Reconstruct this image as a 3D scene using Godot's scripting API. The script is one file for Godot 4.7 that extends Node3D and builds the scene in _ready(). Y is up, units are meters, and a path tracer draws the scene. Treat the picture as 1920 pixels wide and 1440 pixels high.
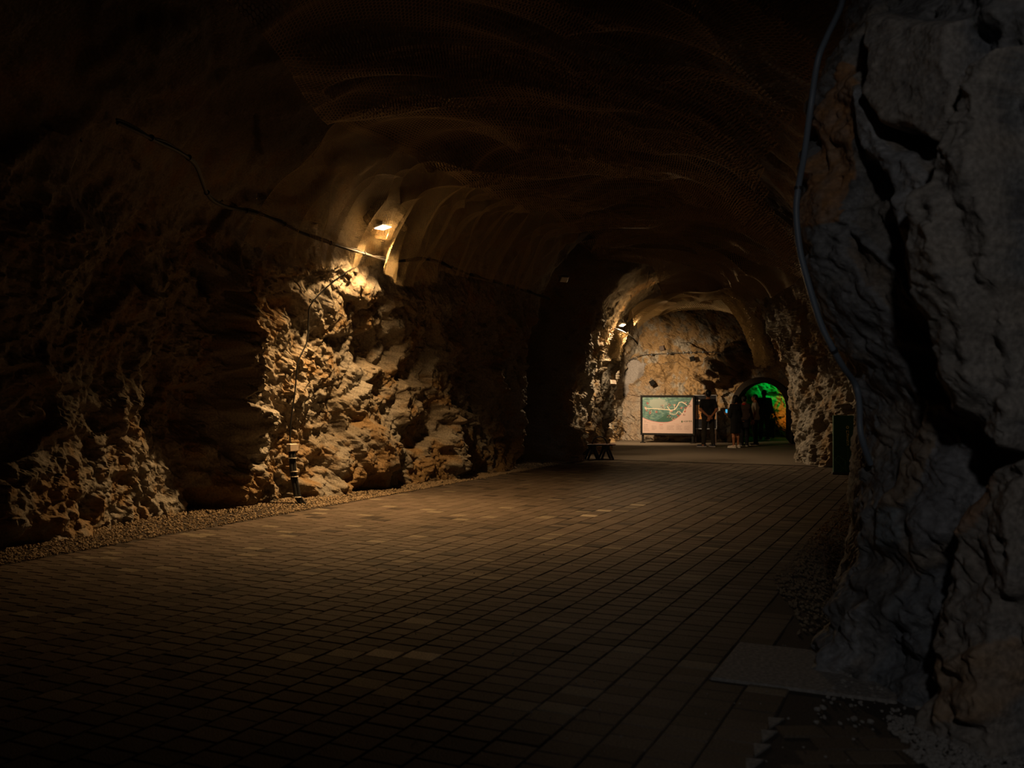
extends Node3D
# Tunnel axes: u runs along the tunnel, v across it (to the right); the camera stands at u = 0, v = 0, 1.6 m above the floor.
const TH := 0.43633  # the tunnel runs 25 degrees to the right of the view
const FOCAL := 1738.0
const EYE := 1.6
var cam_basis := Basis(Vector3(1, 0, 0), 0.0115)
var n_big := FastNoiseLite.new()
var n_mid := FastNoiseLite.new()
var n_small := FastNoiseLite.new()
var n_tiny := FastNoiseLite.new()
var n_soft := FastNoiseLite.new()
var n_fold := FastNoiseLite.new()
var n_tint := FastNoiseLite.new()
var n_tint2 := FastNoiseLite.new()
var rng := RandomNumberGenerator.new()
var M := {}
var used := {}


func _ready() -> void:
	rng.seed = 4711
	set_view_and_light()
	set_noises()
	set_materials()
	build_tunnel()
	build_floor()
	build_corner_rock()
	build_chamber()
	build_nets()
	build_wires()
	build_lamps()
	build_signs()
	build_bench()
	build_people()


func set_view_and_light() -> void:
	var cam := Camera3D.new()
	cam.name = "camera"
	cam.position = Vector3(0, EYE, 0)
	cam.basis = cam_basis
	var lens := CameraAttributesPhysical.new()
	lens.frustum_focal_length = 35.0 / (2.0 * 720.0 / FOCAL)
	lens.frustum_focus_distance = 15.0
	lens.frustum_near = 0.05
	lens.frustum_far = 200.0
	lens.exposure_aperture = 3.2
	cam.attributes = lens
	cam.fov = rad_to_deg(2.0 * atan(720.0 / FOCAL))
	add_child(cam)
	var we := WorldEnvironment.new()
	we.name = "environment"
	var e := Environment.new()
	e.background_mode = Environment.BG_COLOR
	e.background_color = Color(0, 0, 0)
	e.tonemap_mode = Environment.TONE_MAPPER_LINEAR
	e.tonemap_exposure = 1.0
	e.sdfgi_enabled = true
	e.ssao_enabled = true
	e.ssil_enabled = true
	we.environment = e
	add_child(we)


# ---------- naming ----------
func numbered(called: String) -> String:
	if not used.has(called):
		used[called] = 0
		return called
	used[called] += 1
	return "%s_%03d" % [called, used[called]]


func tag(o: Node3D, label: String, category: String, group := "", kind := "") -> Node3D:
	if label: o.set_meta("label", label)
	if category: o.set_meta("category", category)
	if group: o.set_meta("group", group)
	if kind: o.set_meta("kind", kind)
	return o


func thing(called: String, label: String, category: String, at := Vector3.ZERO, turn := 0.0, group := "") -> Node3D:
	var o := Node3D.new()
	o.name = numbered(called)
	o.position = at
	o.rotation.y = turn
	add_child(o)
	return tag(o, label, category, group)


func obj(called: String, mesh: Mesh, mat: Material, parent: Node3D = null) -> MeshInstance3D:
	var o := MeshInstance3D.new()
	o.mesh = mesh
	o.material_override = mat
	if parent == null:
		o.name = numbered(called)
		add_child(o)
	else:
		o.name = called
		parent.add_child(o, true)
	return o


# ---------- places ----------
func uv(u: float, v: float, y := 0.0) -> Vector3:
	return Vector3(u * sin(TH) + v * cos(TH), y, -(u * cos(TH) - v * sin(TH)))


func to_uv(p: Vector3) -> Vector3:   # (u, y, v)
	return Vector3(p.x * sin(TH) - p.z * cos(TH), p.y, p.x * cos(TH) + p.z * sin(TH))


func ray(px: float, py: float) -> Vector3:
	return cam_basis * Vector3((px - 960.0) / FOCAL, (720.0 - py) / FOCAL, -1.0)


func at_depth(px: float, py: float, d: float) -> Vector3:
	var r := ray(px, py)
	return Vector3(0, EYE, 0) + r * (d / -r.z)


func on_floor(px: float, py: float, y := 0.0) -> Vector3:
	var r := ray(px, py)
	return Vector3(0, EYE, 0) + r * ((y - EYE) / r.y)


func curve(t: PackedVector2Array, x: float) -> float:
	if x <= t[0].x: return t[0].y
	for i in range(1, t.size()):
		if x <= t[i].x:
			var k := (x - t[i - 1].x) / (t[i].x - t[i - 1].x)
			k = k * k * (3.0 - 2.0 * k)
			return lerpf(t[i - 1].y, t[i].y, k)
	return t[t.size() - 1].y


# ---------- noise, rock relief ----------
func set_noises() -> void:
	for d in [[n_big, 0.9, 11], [n_mid, 2.8, 23], [n_small, 7.2, 37], [n_tiny, 16.0, 41]]:
		var n: FastNoiseLite = d[0]
		n.noise_type = FastNoiseLite.TYPE_CELLULAR
		n.cellular_return_type = FastNoiseLite.RETURN_CELL_VALUE
		n.cellular_jitter = 1.0
		n.frequency = d[1]
		n.seed = d[2]
		n.fractal_type = FastNoiseLite.FRACTAL_NONE
		n.domain_warp_enabled = true
		n.domain_warp_type = FastNoiseLite.DOMAIN_WARP_SIMPLEX
		n.domain_warp_amplitude = 0.15 / d[1]
		n.domain_warp_frequency = d[1] * 1.6
		n.domain_warp_fractal_type = FastNoiseLite.DOMAIN_WARP_FRACTAL_NONE
	n_soft.noise_type = FastNoiseLite.TYPE_SIMPLEX_SMOOTH
	n_soft.frequency = 1.3
	n_soft.fractal_octaves = 4
	n_soft.seed = 5
	n_fold.noise_type = FastNoiseLite.TYPE_SIMPLEX_SMOOTH
	n_fold.frequency = 0.8
	n_fold.fractal_octaves = 2
	n_fold.seed = 15
	n_tint.noise_type = FastNoiseLite.TYPE_SIMPLEX_SMOOTH
	n_tint.frequency = 0.9
	n_tint.fractal_octaves = 4
	n_tint.seed = 77
	n_tint2.noise_type = FastNoiseLite.TYPE_SIMPLEX_SMOOTH
	n_tint2.frequency = 3.1
	n_tint2.fractal_octaves = 3
	n_tint2.seed = 99


func steps(n: FastNoiseLite, p: Vector3, step: float, per: float, saw: float) -> float:
	# a broken block: its own level, and bedding steps of its own direction
	var c := n.get_noise_3dv(p)
	var a := c * 97.0
	var b := c * 53.0
	var dir := Vector3(sin(a), 0.55 + 0.6 * cos(b), cos(a))
	var t := fposmod(dir.dot(p) * per + a, 1.0)
	t = t / 0.8 if t < 0.8 else (1.0 - t) * 5.0
	return c * step + (t - 0.5) * saw


func rock(p: Vector3, big := 1.0, fine := 1.0) -> float:
	# how far the rock stands back (+) or out (-), in metres
	var q := p
	q.x += p.y * 0.35
	var d := big * (0.20 * n_soft.get_noise_3dv(p * 0.45) + steps(n_big, q, 0.13, 1.1, 0.10))
	d += big * steps(n_mid, q * Vector3(1, 0.75, 1), 0.055, 2.6, 0.055)
	d += fine * (steps(n_small, q, 0.026, 7.0, 0.030) + 0.011 * n_tiny.get_noise_3dv(q) + 0.02 * n_soft.get_noise_3dv(p * 5.0))
	return d


# ---------- meshes ----------
func grid_mesh(pts: PackedVector3Array, cols: PackedColorArray, nu: int, nv: int, flip := false, skip := PackedByteArray()) -> ArrayMesh:
	# pts[i * nv + j]; the front is towards (d/di x d/dj), or the other way with flip
	var nor := PackedVector3Array()
	nor.resize(nu * nv)
	var sgn := -1.0 if flip else 1.0
	for i in nu:
		var i0 := maxi(i - 1, 0) * nv
		var i1 := mini(i + 1, nu - 1) * nv
		var r := i * nv
		for j in nv:
			var a := pts[i1 + j] - pts[i0 + j]
			var b := pts[r + mini(j + 1, nv - 1)] - pts[r + maxi(j - 1, 0)]
			nor[r + j] = a.cross(b).normalized() * sgn
	var idx := PackedInt32Array()
	idx.resize((nu - 1) * (nv - 1) * 6)
	var k := 0
	for i in nu - 1:
		for j in nv - 1:
			var q := i * nv + j
			if skip.size() and skip[q]:
				continue
			if flip:
				idx[k] = q; idx[k + 1] = q + nv; idx[k + 2] = q + 1
				idx[k + 3] = q + 1; idx[k + 4] = q + nv; idx[k + 5] = q + nv + 1
			else:
				idx[k] = q; idx[k + 1] = q + 1; idx[k + 2] = q + nv
				idx[k + 3] = q + 1; idx[k + 4] = q + nv + 1; idx[k + 5] = q + nv
			k += 6
	idx.resize(k)
	var arr := []
	arr.resize(Mesh.ARRAY_MAX)
	arr[Mesh.ARRAY_VERTEX] = pts
	arr[Mesh.ARRAY_NORMAL] = nor
	if cols.size():
		arr[Mesh.ARRAY_COLOR] = cols
	arr[Mesh.ARRAY_INDEX] = idx
	var m := ArrayMesh.new()
	m.add_surface_from_arrays(Mesh.PRIMITIVE_TRIANGLES, arr)
	return m


func soften(a: PackedFloat32Array, nu: int, nv: int, passes: int) -> PackedFloat32Array:
	# ledges get a slope, so that no cliff is torn into steps by the grid
	for pass_ in passes:
		var b := a.duplicate()
		for i in range(1, nu - 1):
			for j in range(1, nv - 1):
				var m := i * nv + j
				b[m] = (a[m] * 2.0 + a[m - nv] + a[m + nv] + a[m - 1] + a[m + 1]) / 6.0
		a = b
	return a


func crisp(m: ArrayMesh, keep := 2.0) -> ArrayMesh:
	# broken stone: every small face keeps its own direction
	var arr := m.surface_get_arrays(0)
	var pts: PackedVector3Array = arr[Mesh.ARRAY_VERTEX]
	var old: PackedVector3Array = arr[Mesh.ARRAY_NORMAL]
	var cols: PackedColorArray = arr[Mesh.ARRAY_COLOR]
	var idx: PackedInt32Array = arr[Mesh.ARRAY_INDEX]
	var v := PackedVector3Array()
	var n := PackedVector3Array()
	var c := PackedColorArray()
	v.resize(idx.size())
	n.resize(idx.size())
	c.resize(idx.size())
	var i := 0
	while i < idx.size():
		var a := idx[i]
		var b := idx[i + 1]
		var d := idx[i + 2]
		var f := (pts[d] - pts[a]).cross(pts[b] - pts[a]).normalized()
		for k in 3:
			var q := idx[i + k]
			v[i + k] = pts[q]
			n[i + k] = (f * keep + old[q]).normalized()
			c[i + k] = cols[q]
		i += 3
	var fresh := []
	fresh.resize(Mesh.ARRAY_MAX)
	fresh[Mesh.ARRAY_VERTEX] = v
	fresh[Mesh.ARRAY_NORMAL] = n
	fresh[Mesh.ARRAY_COLOR] = c
	var o := ArrayMesh.new()
	o.add_surface_from_arrays(Mesh.PRIMITIVE_TRIANGLES, fresh)
	return o


func st_new() -> SurfaceTool:
	var st := SurfaceTool.new()
	st.begin(Mesh.PRIMITIVE_TRIANGLES)
	st.set_smooth_group(-1)
	return st


func done(st: SurfaceTool) -> ArrayMesh:
	st.generate_normals()
	return st.commit()


func quad(st: SurfaceTool, a: Vector3, b: Vector3, c: Vector3, d: Vector3) -> void:
	for p in [a, b, c, a, c, d]:
		st.add_vertex(p)


func bevel_box(st: SurfaceTool, size: Vector3, t: Transform3D, bev := 0.006) -> void:
	# a box with chamfered edges
	var h := size * 0.5
	bev = minf(bev, minf(h.x, minf(h.y, h.z)) * 0.6)
	var faces := []
	for ax in 3:
		for s in [-1.0, 1.0]:
			var b := (ax + 1) % 3
			var c := (ax + 2) % 3
			var q := []
			for k in [[-1, -1], [1, -1], [1, 1], [-1, 1]]:
				var p := Vector3.ZERO
				p[ax] = h[ax] * s
				p[b] = (h[b] - bev) * k[0]
				p[c] = (h[c] - bev) * k[1]
				q.append(p)
			faces.append(q)
	for ax in 3:       # edges along ax
		var b := (ax + 1) % 3
		var c := (ax + 2) % 3
		for sb in [-1.0, 1.0]:
			for sc in [-1.0, 1.0]:
				var q := []
				for k in [[0, -1.0], [0, 1.0], [1, 1.0], [1, -1.0]]:
					var p := Vector3.ZERO
					p[ax] = (h[ax] - bev) * k[1]
					p[b] = (h[b] - (bev if k[0] else 0.0)) * sb
					p[c] = (h[c] - (0.0 if k[0] else bev)) * sc
					q.append(p)
				faces.append(q)
	for q in faces:
		var n: Vector3 = (q[1] - q[0]).cross(q[2] - q[0])
		var mid: Vector3 = (q[0] + q[2]) * 0.5
		if n.dot(mid) > 0.0:
			quad(st, t * q[0], t * q[3], t * q[2], t * q[1])
		else:
			quad(st, t * q[0], t * q[1], t * q[2], t * q[3])
	for sx in [-1.0, 1.0]:
		for sy in [-1.0, 1.0]:
			for sz in [-1.0, 1.0]:
				var a := Vector3(h.x * sx, (h.y - bev) * sy, (h.z - bev) * sz)
				var b := Vector3((h.x - bev) * sx, h.y * sy, (h.z - bev) * sz)
				var c := Vector3((h.x - bev) * sx, (h.y - bev) * sy, h.z * sz)
				if (b - a).cross(c - a).dot(a) > 0.0:
					st.add_vertex(t * a); st.add_vertex(t * c); st.add_vertex(t * b)
				else:
					st.add_vertex(t * a); st.add_vertex(t * b); st.add_vertex(t * c)


func box(size: Vector3, at := Vector3.ZERO, bev := 0.006, basis := Basis()) -> ArrayMesh:
	var st := st_new()
	bevel_box(st, size, Transform3D(basis, at), bev)
	return done(st)


func tube(st: SurfaceTool, path: PackedVector3Array, r: float, sides := 8, caps := true) -> void:
	st.set_smooth_group(1)
	var rings := []
	var up := Vector3.UP
	for i in path.size():
		var d := (path[mini(i + 1, path.size() - 1)] - path[maxi(i - 1, 0)]).normalized()
		if absf(d.dot(up)) > 0.95:
			up = Vector3.RIGHT if absf(d.x) < 0.9 else Vector3.UP
		var a := d.cross(up).normalized()
		var b := a.cross(d).normalized()
		up = b
		var ring := PackedVector3Array()
		for k in sides:
			var an := TAU * k / sides
			ring.append(path[i] + (a * cos(an) + b * sin(an)) * r)
		rings.append(ring)
	for i in path.size() - 1:
		for k in sides:
			var k2 := (k + 1) % sides
			quad(st, rings[i][k], rings[i][k2], rings[i + 1][k2], rings[i + 1][k])
	if caps:
		st.set_smooth_group(-1)
		for e in [0, path.size() - 1]:
			for k in range(1, sides - 1):
				var a: Vector3 = rings[e][0]
				var b: Vector3 = rings[e][k]
				var c: Vector3 = rings[e][k + 1]
				if e == 0:
					st.add_vertex(a); st.add_vertex(c); st.add_vertex(b)
				else:
					st.add_vertex(a); st.add_vertex(b); st.add_vertex(c)


func smooth_path(pts: PackedVector3Array, step := 0.08) -> PackedVector3Array:
	var c := Curve3D.new()
	for i in pts.size():
		var d := (pts[mini(i + 1, pts.size() - 1)] - pts[maxi(i - 1, 0)]) * 0.16
		c.add_point(pts[i], -d, d)
	c.bake_interval = step
	return c.get_baked_points()


# ---------- materials ----------
func noise_tex(freq: float, seed_: int, lo: float, hi: float, normal := 0.0, size := 512, oct := 5, kind := FastNoiseLite.TYPE_SIMPLEX_SMOOTH) -> NoiseTexture2D:
	var n := FastNoiseLite.new()
	n.noise_type = kind
	n.frequency = freq
	n.seed = seed_
	n.fractal_octaves = oct
	var t := NoiseTexture2D.new()
	t.width = size
	t.height = size
	t.seamless = true
	t.noise = n
	if normal > 0.0:
		t.as_normal_map = true
		t.bump_strength = normal
	else:
		var g := Gradient.new()
		g.set_color(0, Color(lo, lo, lo))
		g.set_color(1, Color(hi, hi, hi))
		t.color_ramp = g
	return t


func plain(c: Color, rough := 0.7, metal := 0.0) -> StandardMaterial3D:
	var m := StandardMaterial3D.new()
	m.albedo_color = c
	m.roughness = rough
	m.metallic = metal
	return m


func grained(c: Color, rough: float, tex: Texture2D, nor: Texture2D, scale: float, nstr := 1.0, vertex := false) -> StandardMaterial3D:
	var m := plain(c, rough)
	m.albedo_texture = tex
	if nor:
		m.normal_enabled = true
		m.normal_texture = nor
		m.normal_scale = nstr
	m.uv1_triplanar = true
	m.uv1_world_triplanar = true
	m.uv1_scale = Vector3.ONE * scale
	m.vertex_color_use_as_albedo = vertex
	return m


func set_materials() -> void:
	var speck := noise_tex(0.03, 3, 0.62, 1.0)
	var bump := noise_tex(0.02, 8, 0, 1, 7.0, 512, 6)
	var weave := noise_tex(0.2, 4, 0.7, 1.0, 0.0, 256, 2)
	M.rock = grained(Color.WHITE, 0.8, speck, bump, 1.7, 1.2, true)
	M.rock.metallic_specular = 0.4
	M.paver = grained(Color.WHITE, 0.72, noise_tex(0.05, 12, 0.7, 1.0), noise_tex(0.07, 13, 0, 1, 5.0, 512, 4), 2.3, 0.8, true)
	M.paver.metallic_specular = 0.22
	M.grout = grained(Color(0.24, 0.20, 0.16), 0.95, speck, bump, 4.0)
	M.concrete = grained(Color(0.42, 0.37, 0.31), 0.85, speck, bump, 2.0, 0.5)
	M.patch = grained(Color(0.60, 0.58, 0.56), 0.9, speck, bump, 2.0, 0.8)
	M.gravel = grained(Color(0.66, 0.58, 0.47), 0.9, speck, bump, 9.0)
	M.gravel_grey = grained(Color(0.62, 0.6, 0.58), 0.9, speck, bump, 9.0)
	M.net = plain(Color(0.62, 0.55, 0.42), 0.7)
	M.net_ceiling = plain(Color(0.55, 0.47, 0.35), 0.75)
	M.black = plain(Color(0.16, 0.16, 0.17), 0.5)
	M.matt_black = plain(Color(0.10, 0.095, 0.09), 0.95)
	M.matt_black.metallic_specular = 0.15
	M.cable = plain(Color(0.07, 0.07, 0.07), 0.5)
	M.grey_pipe = grained(Color(0.46, 0.50, 0.55), 0.5, weave, null, 6.0)
	M.plastic = plain(Color(0.72, 0.66, 0.60), 0.5)
	M.tie = plain(Color(0.85, 0.82, 0.76), 0.5)
	M.dark_rock = grained(Color(0.2, 0.16, 0.12), 0.9, speck, bump, 3.0)
	M.pale_metal = plain(Color(0.62, 0.62, 0.64), 0.4, 0.2)
	M.green = plain(Color(0.06, 0.30, 0.18), 0.6)
	M.lettering = plain(Color(0.95, 0.92, 0.62), 0.6)
	M.lettering_dim = plain(Color(0.40, 0.62, 0.45), 0.6)
	M.red_wood = grained(Color(0.42, 0.15, 0.08), 0.45, weave, null, 5.0)
	M.roof = grained(Color(0.24, 0.185, 0.14), 0.9, speck, bump, 1.7, 1.2)
	M.brown = plain(Color(0.2, 0.13, 0.08), 0.6)
	M.metal = plain(Color(0.5, 0.5, 0.5), 0.4, 0.8)


# ---------- the tunnel ----------
var c_left := PackedVector2Array([Vector2(-9, -7.4), Vector2(2, -8.0), Vector2(6.1, -8.45), Vector2(9.6, -9.15), Vector2(10.9, -8.72), Vector2(12.1, -8.6), Vector2(13.6, -8.46), Vector2(16.2, -8.26), Vector2(17.9, -8.0), Vector2(18.35, -9.3), Vector2(19.9, -9.3), Vector2(20.7, -7.85), Vector2(21.4, -7.97), Vector2(25.2, -8.57), Vector2(26.5, -9.6), Vector2(32, -10.2)])
var c_right := PackedVector2Array([Vector2(-9, 4.0), Vector2(5, 3.2), Vector2(9.0, 0.1), Vector2(11.5, -0.75), Vector2(13.4, -1.05), Vector2(19.5, -1.2), Vector2(23.2, -3.35), Vector2(24.4, -3.45), Vector2(26.0, -2.2), Vector2(32, -1.6)])
var c_high := PackedVector2Array([Vector2(-9, 5.3), Vector2(18.5, 5.25), Vector2(22.8, 4.35), Vector2(24.2, 4.4), Vector2(26.0, 5.3), Vector2(32, 5.4)])
const EXP := 2.6
const WALL_TOP := 3.9


func side_point(u: float, y: float, right: bool) -> Vector3:
	var l := curve(c_left, u)
	var r := curve(c_right, u)
	var w := (r - l) * 0.5
	var h := curve(c_high, u)
	var k := w * (1.0 - pow(1.0 - pow(clampf(y / h, 0.0, 0.999), EXP), 1.0 / EXP))
	return uv(u, r - k if right else l + k, y)


func roof_point(u: float, t: float) -> Vector3:   # t from -1 (left) to 1 (right), ends where the walls end
	var l := curve(c_left, u)
	var r := curve(c_right, u)
	var w := (r - l) * 0.5
	var h := curve(c_high, u)
	var edge := pow(1.0 - pow(WALL_TOP / h, EXP), 1.0 / EXP)
	var x := t * edge
	return uv(u, (l + r) * 0.5 + x * w, h * pow(1.0 - pow(absf(x), EXP), 1.0 / EXP))


func inside(p: Vector3) -> float:   # below 1 inside the tunnel
	var q := to_uv(p)
	var l := curve(c_left, q.x)
	var r := curve(c_right, q.x)
	return pow(absf((q.z - (l + r) * 0.5) / ((r - l) * 0.5)), EXP) + pow(maxf(q.y, 0.0) / curve(c_high, q.x), EXP)


func hit(px: float, py: float, from := 4.0) -> Vector3:   # where the ray through a pixel meets the smooth tunnel
	var r := ray(px, py)
	var o := Vector3(0, EYE, 0)
	var t := from
	while t < 40.0 and inside(o + r * t) < 1.0:
		t += 0.1
	var a := t - 0.1
	var b := t
	for i in 12:
		var m := (a + b) * 0.5
		if inside(o + r * m) < 1.0: a = m
		else: b = m
	return o + r * a


func rock_colour(p: Vector3, warm := 0.0) -> Color:
	var a := n_tint.get_noise_3dv(p)
	var b := n_tint2.get_noise_3dv(p)
	var c := Color(0.335, 0.285, 0.215)
	c = c.lerp(Color(0.38, 0.35, 0.30), smoothstep(0.0, 0.35, a))
	c = c.lerp(Color(0.33, 0.205, 0.085), 0.85 * smoothstep(0.05, 0.4, -a * 0.7 + b * 0.6 + warm))
	c = c.lerp(Color(0.17, 0.14, 0.105), 0.7 * smoothstep(0.25, 0.5, -b))
	return c


func spans(list: Array) -> PackedFloat32Array:   # [start, step, until, step, until ...]
	var out := PackedFloat32Array()
	var x: float = list[0]
	var i := 1
	while i < list.size():
		while x < list[i + 1] - list[i] * 0.5:
			out.append(x)
			x += list[i]
		x = list[i + 1]
		i += 2
	out.append(x)
	return out


func lump(p: Vector2, c: Vector2, r: Vector2, amount: float) -> float:
	var d := ((p - c) / r).length()
	return -amount * (1.0 - smoothstep(0.55, 1.0, d))


func left_shape(u: float, y: float, p: Vector3) -> float:
	# the larger ledges, ribs and hollows of the left wall
	var w := Vector2(u + 0.25 * n_tint.get_noise_3dv(p * 1.6), y + 0.25 * n_tint.get_noise_3dv(p * 1.6 + Vector3(9, 3, 1)))
	var d := 0.0
	for f in left_features:
		d += lump(w, f[0], f[1], f[2])
	return d


var left_features := []


func roof_relief(p: Vector3) -> float:
	return 0.2 + 0.4 * rock(p, 1.0, 0.7)


func build_tunnel() -> void:
	# [pixel x, pixel y, half width in pixels, half height in pixels, how far out in metres]
	for f in [[434, 500, 16, 60, 0.40], [440, 600, 16, 70, 0.42], [448, 680, 18, 70, 0.36], [462, 760, 20, 70, 0.28], [400, 880, 40, 60, 0.22], [462, 910, 40, 50, 0.2], [350, 690, 80, 160, -0.25], [230, 620, 70, 200, -0.2], [690, 560, 45, 30, 0.14], [735, 655, 60, 40, -0.3], [600, 720, 80, 100, 0.15], [790, 750, 30, 60, 0.2], [690, 850, 90, 60, 0.2], [850, 840, 25, 60, 0.3], [890, 700, 50, 150, -0.12], [620, 920, 40, 30, 0.2]]:
		var p := to_uv(hit(f[0], f[1]))
		var dist := hit(f[0], f[1]).distance_to(Vector3(0, EYE, 0))
		left_features.append([Vector2(p.x, p.y), Vector2(f[2] * dist / FOCAL / 0.72, f[3] * dist / FOCAL), f[4]])
	var us := spans([-9.0, 0.25, 4.5, 0.05, 6.2, 0.028, 8.3, 0.019, 17.6, 0.035, 26.0, 0.12, 32.0])
	var ys := spans([-0.12, 0.02, WALL_TOP])
	var pts := PackedVector3Array()
	var cols := PackedColorArray()
	pts.resize(us.size() * ys.size())
	cols.resize(us.size() * ys.size())
	var deep := PackedFloat32Array()
	var ways := PackedVector3Array()
	deep.resize(pts.size())
	ways.resize(pts.size())
	var k := 0
	for u in us:
		var out := uv(0, -1)
		for y in ys:
			var p := side_point(u, y, false)
			var n := (out + Vector3.UP * smoothstep(2.2, WALL_TOP, y)).normalized()
			var top := smoothstep(3.2, WALL_TOP, y)
			deep[k] = lerpf(0.16 + rock(p, 1.0, 0.0) + left_shape(u, y, p), roof_relief(p), top)
			ways[k] = n * (1.0 - top)
			pts[k] = p
			cols[k] = rock_colour(p, 0.35 * (1.0 - smoothstep(0.3, 1.2, y)) - 0.05)
			k += 1
	deep = soften(deep, us.size(), ys.size(), 2)
	k = 0
	for u in us:
		for y in ys:
			var n := (uv(0, -1) + Vector3.UP * smoothstep(2.2, WALL_TOP, y)).normalized()
			var fine := rock(pts[k], 0.0, 1.0)
			pts[k] += n * deep[k] + ways[k] * fine
			k += 1
	var wl := obj("wall_left", crisp(grid_mesh(pts, cols, us.size(), ys.size(), false)), M.rock)
	tag(wl, "rough pale ochre rock wall of the tunnel on the left, lit below the lamp", "rock wall", "", "structure")
	# the right side, beyond the corner rock, down to the portal pillar
	us = spans([6.9, 0.09, 17.0, 0.035, 24.6, 0.12, 32.0])
	ys = spans([-0.12, 0.035, WALL_TOP])
	pts.resize(us.size() * ys.size())
	cols.resize(us.size() * ys.size())
	k = 0
	for u in us:
		for y in ys:
			var p := side_point(u, y, true)
			var top := smoothstep(2.2, WALL_TOP, y)
			var n := (uv(0, 1) + Vector3.UP * top).normalized()
			n = (n + uv(0.7, 0) * (1.0 - top) * smoothstep(18.5, 20.0, u) * (1.0 - smoothstep(23.0, 24.5, u))).normalized()
			var d := lerpf(0.1 + rock(p, 0.9), roof_relief(p), smoothstep(3.2, WALL_TOP, y))
			pts[k] = p + n * d
			cols[k] = rock_colour(p, -0.1)
			k += 1
	var wr := obj("wall_right", crisp(grid_mesh(pts, cols, us.size(), ys.size(), true)), M.rock)
	tag(wr, "rough brown rock wall and portal pillar on the right beyond the near rock", "rock wall", "", "structure")
	# the roof
	us = spans([-9.0, 0.3, 5.0, 0.07, 24.0, 0.07, 26.5, 0.2, 32.0])
	var ts := spans([-1.0, 0.013, 1.0])
	pts.resize(us.size() * ts.size())
	cols.resize(us.size() * ts.size())
	k = 0
	for u in us:
		for t in ts:
			var p := roof_point(u, t)
			var e := smoothstep(0.75, 1.0, absf(t))
			var n := (Vector3.UP + uv(0, signf(t)) * e).normalized()
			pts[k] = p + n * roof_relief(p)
			cols[k] = rock_colour(p).lerp(Color(0.10, 0.08, 0.06), smoothstep(4.0, 4.7, p.y + 0.3 * n_tint.get_noise_3dv(p)))  # darkened towards the crown: the missing light is put into the rock colour
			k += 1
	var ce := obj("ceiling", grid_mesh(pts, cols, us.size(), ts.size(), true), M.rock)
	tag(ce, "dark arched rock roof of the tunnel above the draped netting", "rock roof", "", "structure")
	# behind the camera the tunnel is closed off
	var st := st_new()
	bevel_box(st, Vector3(14, 7, 0.3), Transform3D(Basis(Vector3.UP, -TH), uv(-8.9, -1.5, 2.8)), 0.01)
	tag(obj("wall_back", done(st), M.concrete), "plain wall closing the tunnel behind the viewer", "wall", "", "structure")


# ---------- floor ----------
func paver_mesh(st: SurfaceTool, t: Transform3D, lx: float, lz: float) -> void:
	var b := 0.006
	var hx := lx * 0.5
	var hz := lz * 0.5
	var low := []
	var top := []
	for k in [[-1, -1], [1, -1], [1, 1], [-1, 1]]:
		low.append([t * Vector3(hx * k[0], -0.05, hz * k[1]), t * Vector3(hx * k[0], -b, hz * k[1])])
		top.append(t * Vector3((hx - b) * k[0], 0, (hz - b) * k[1]))
	quad(st, top[0], top[1], top[2], top[3])
	for i in 4:
		var j := (i + 1) % 4
		quad(st, low[i][1], low[j][1], top[j], top[i])
		quad(st, low[i][0], low[j][0], low[j][1], low[i][1])


func paver_tone() -> Color:
	var r := rng.randf()
	var c := Color(0.140, 0.109, 0.086) * (0.8 + 0.1 * rng.randi_range(0, 4))
	if r < 0.05: c = Color(0.055, 0.046, 0.038)
	elif r > 0.965: c = Color(0.24, 0.20, 0.15)
	c.a = 1.0
	return c


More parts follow.
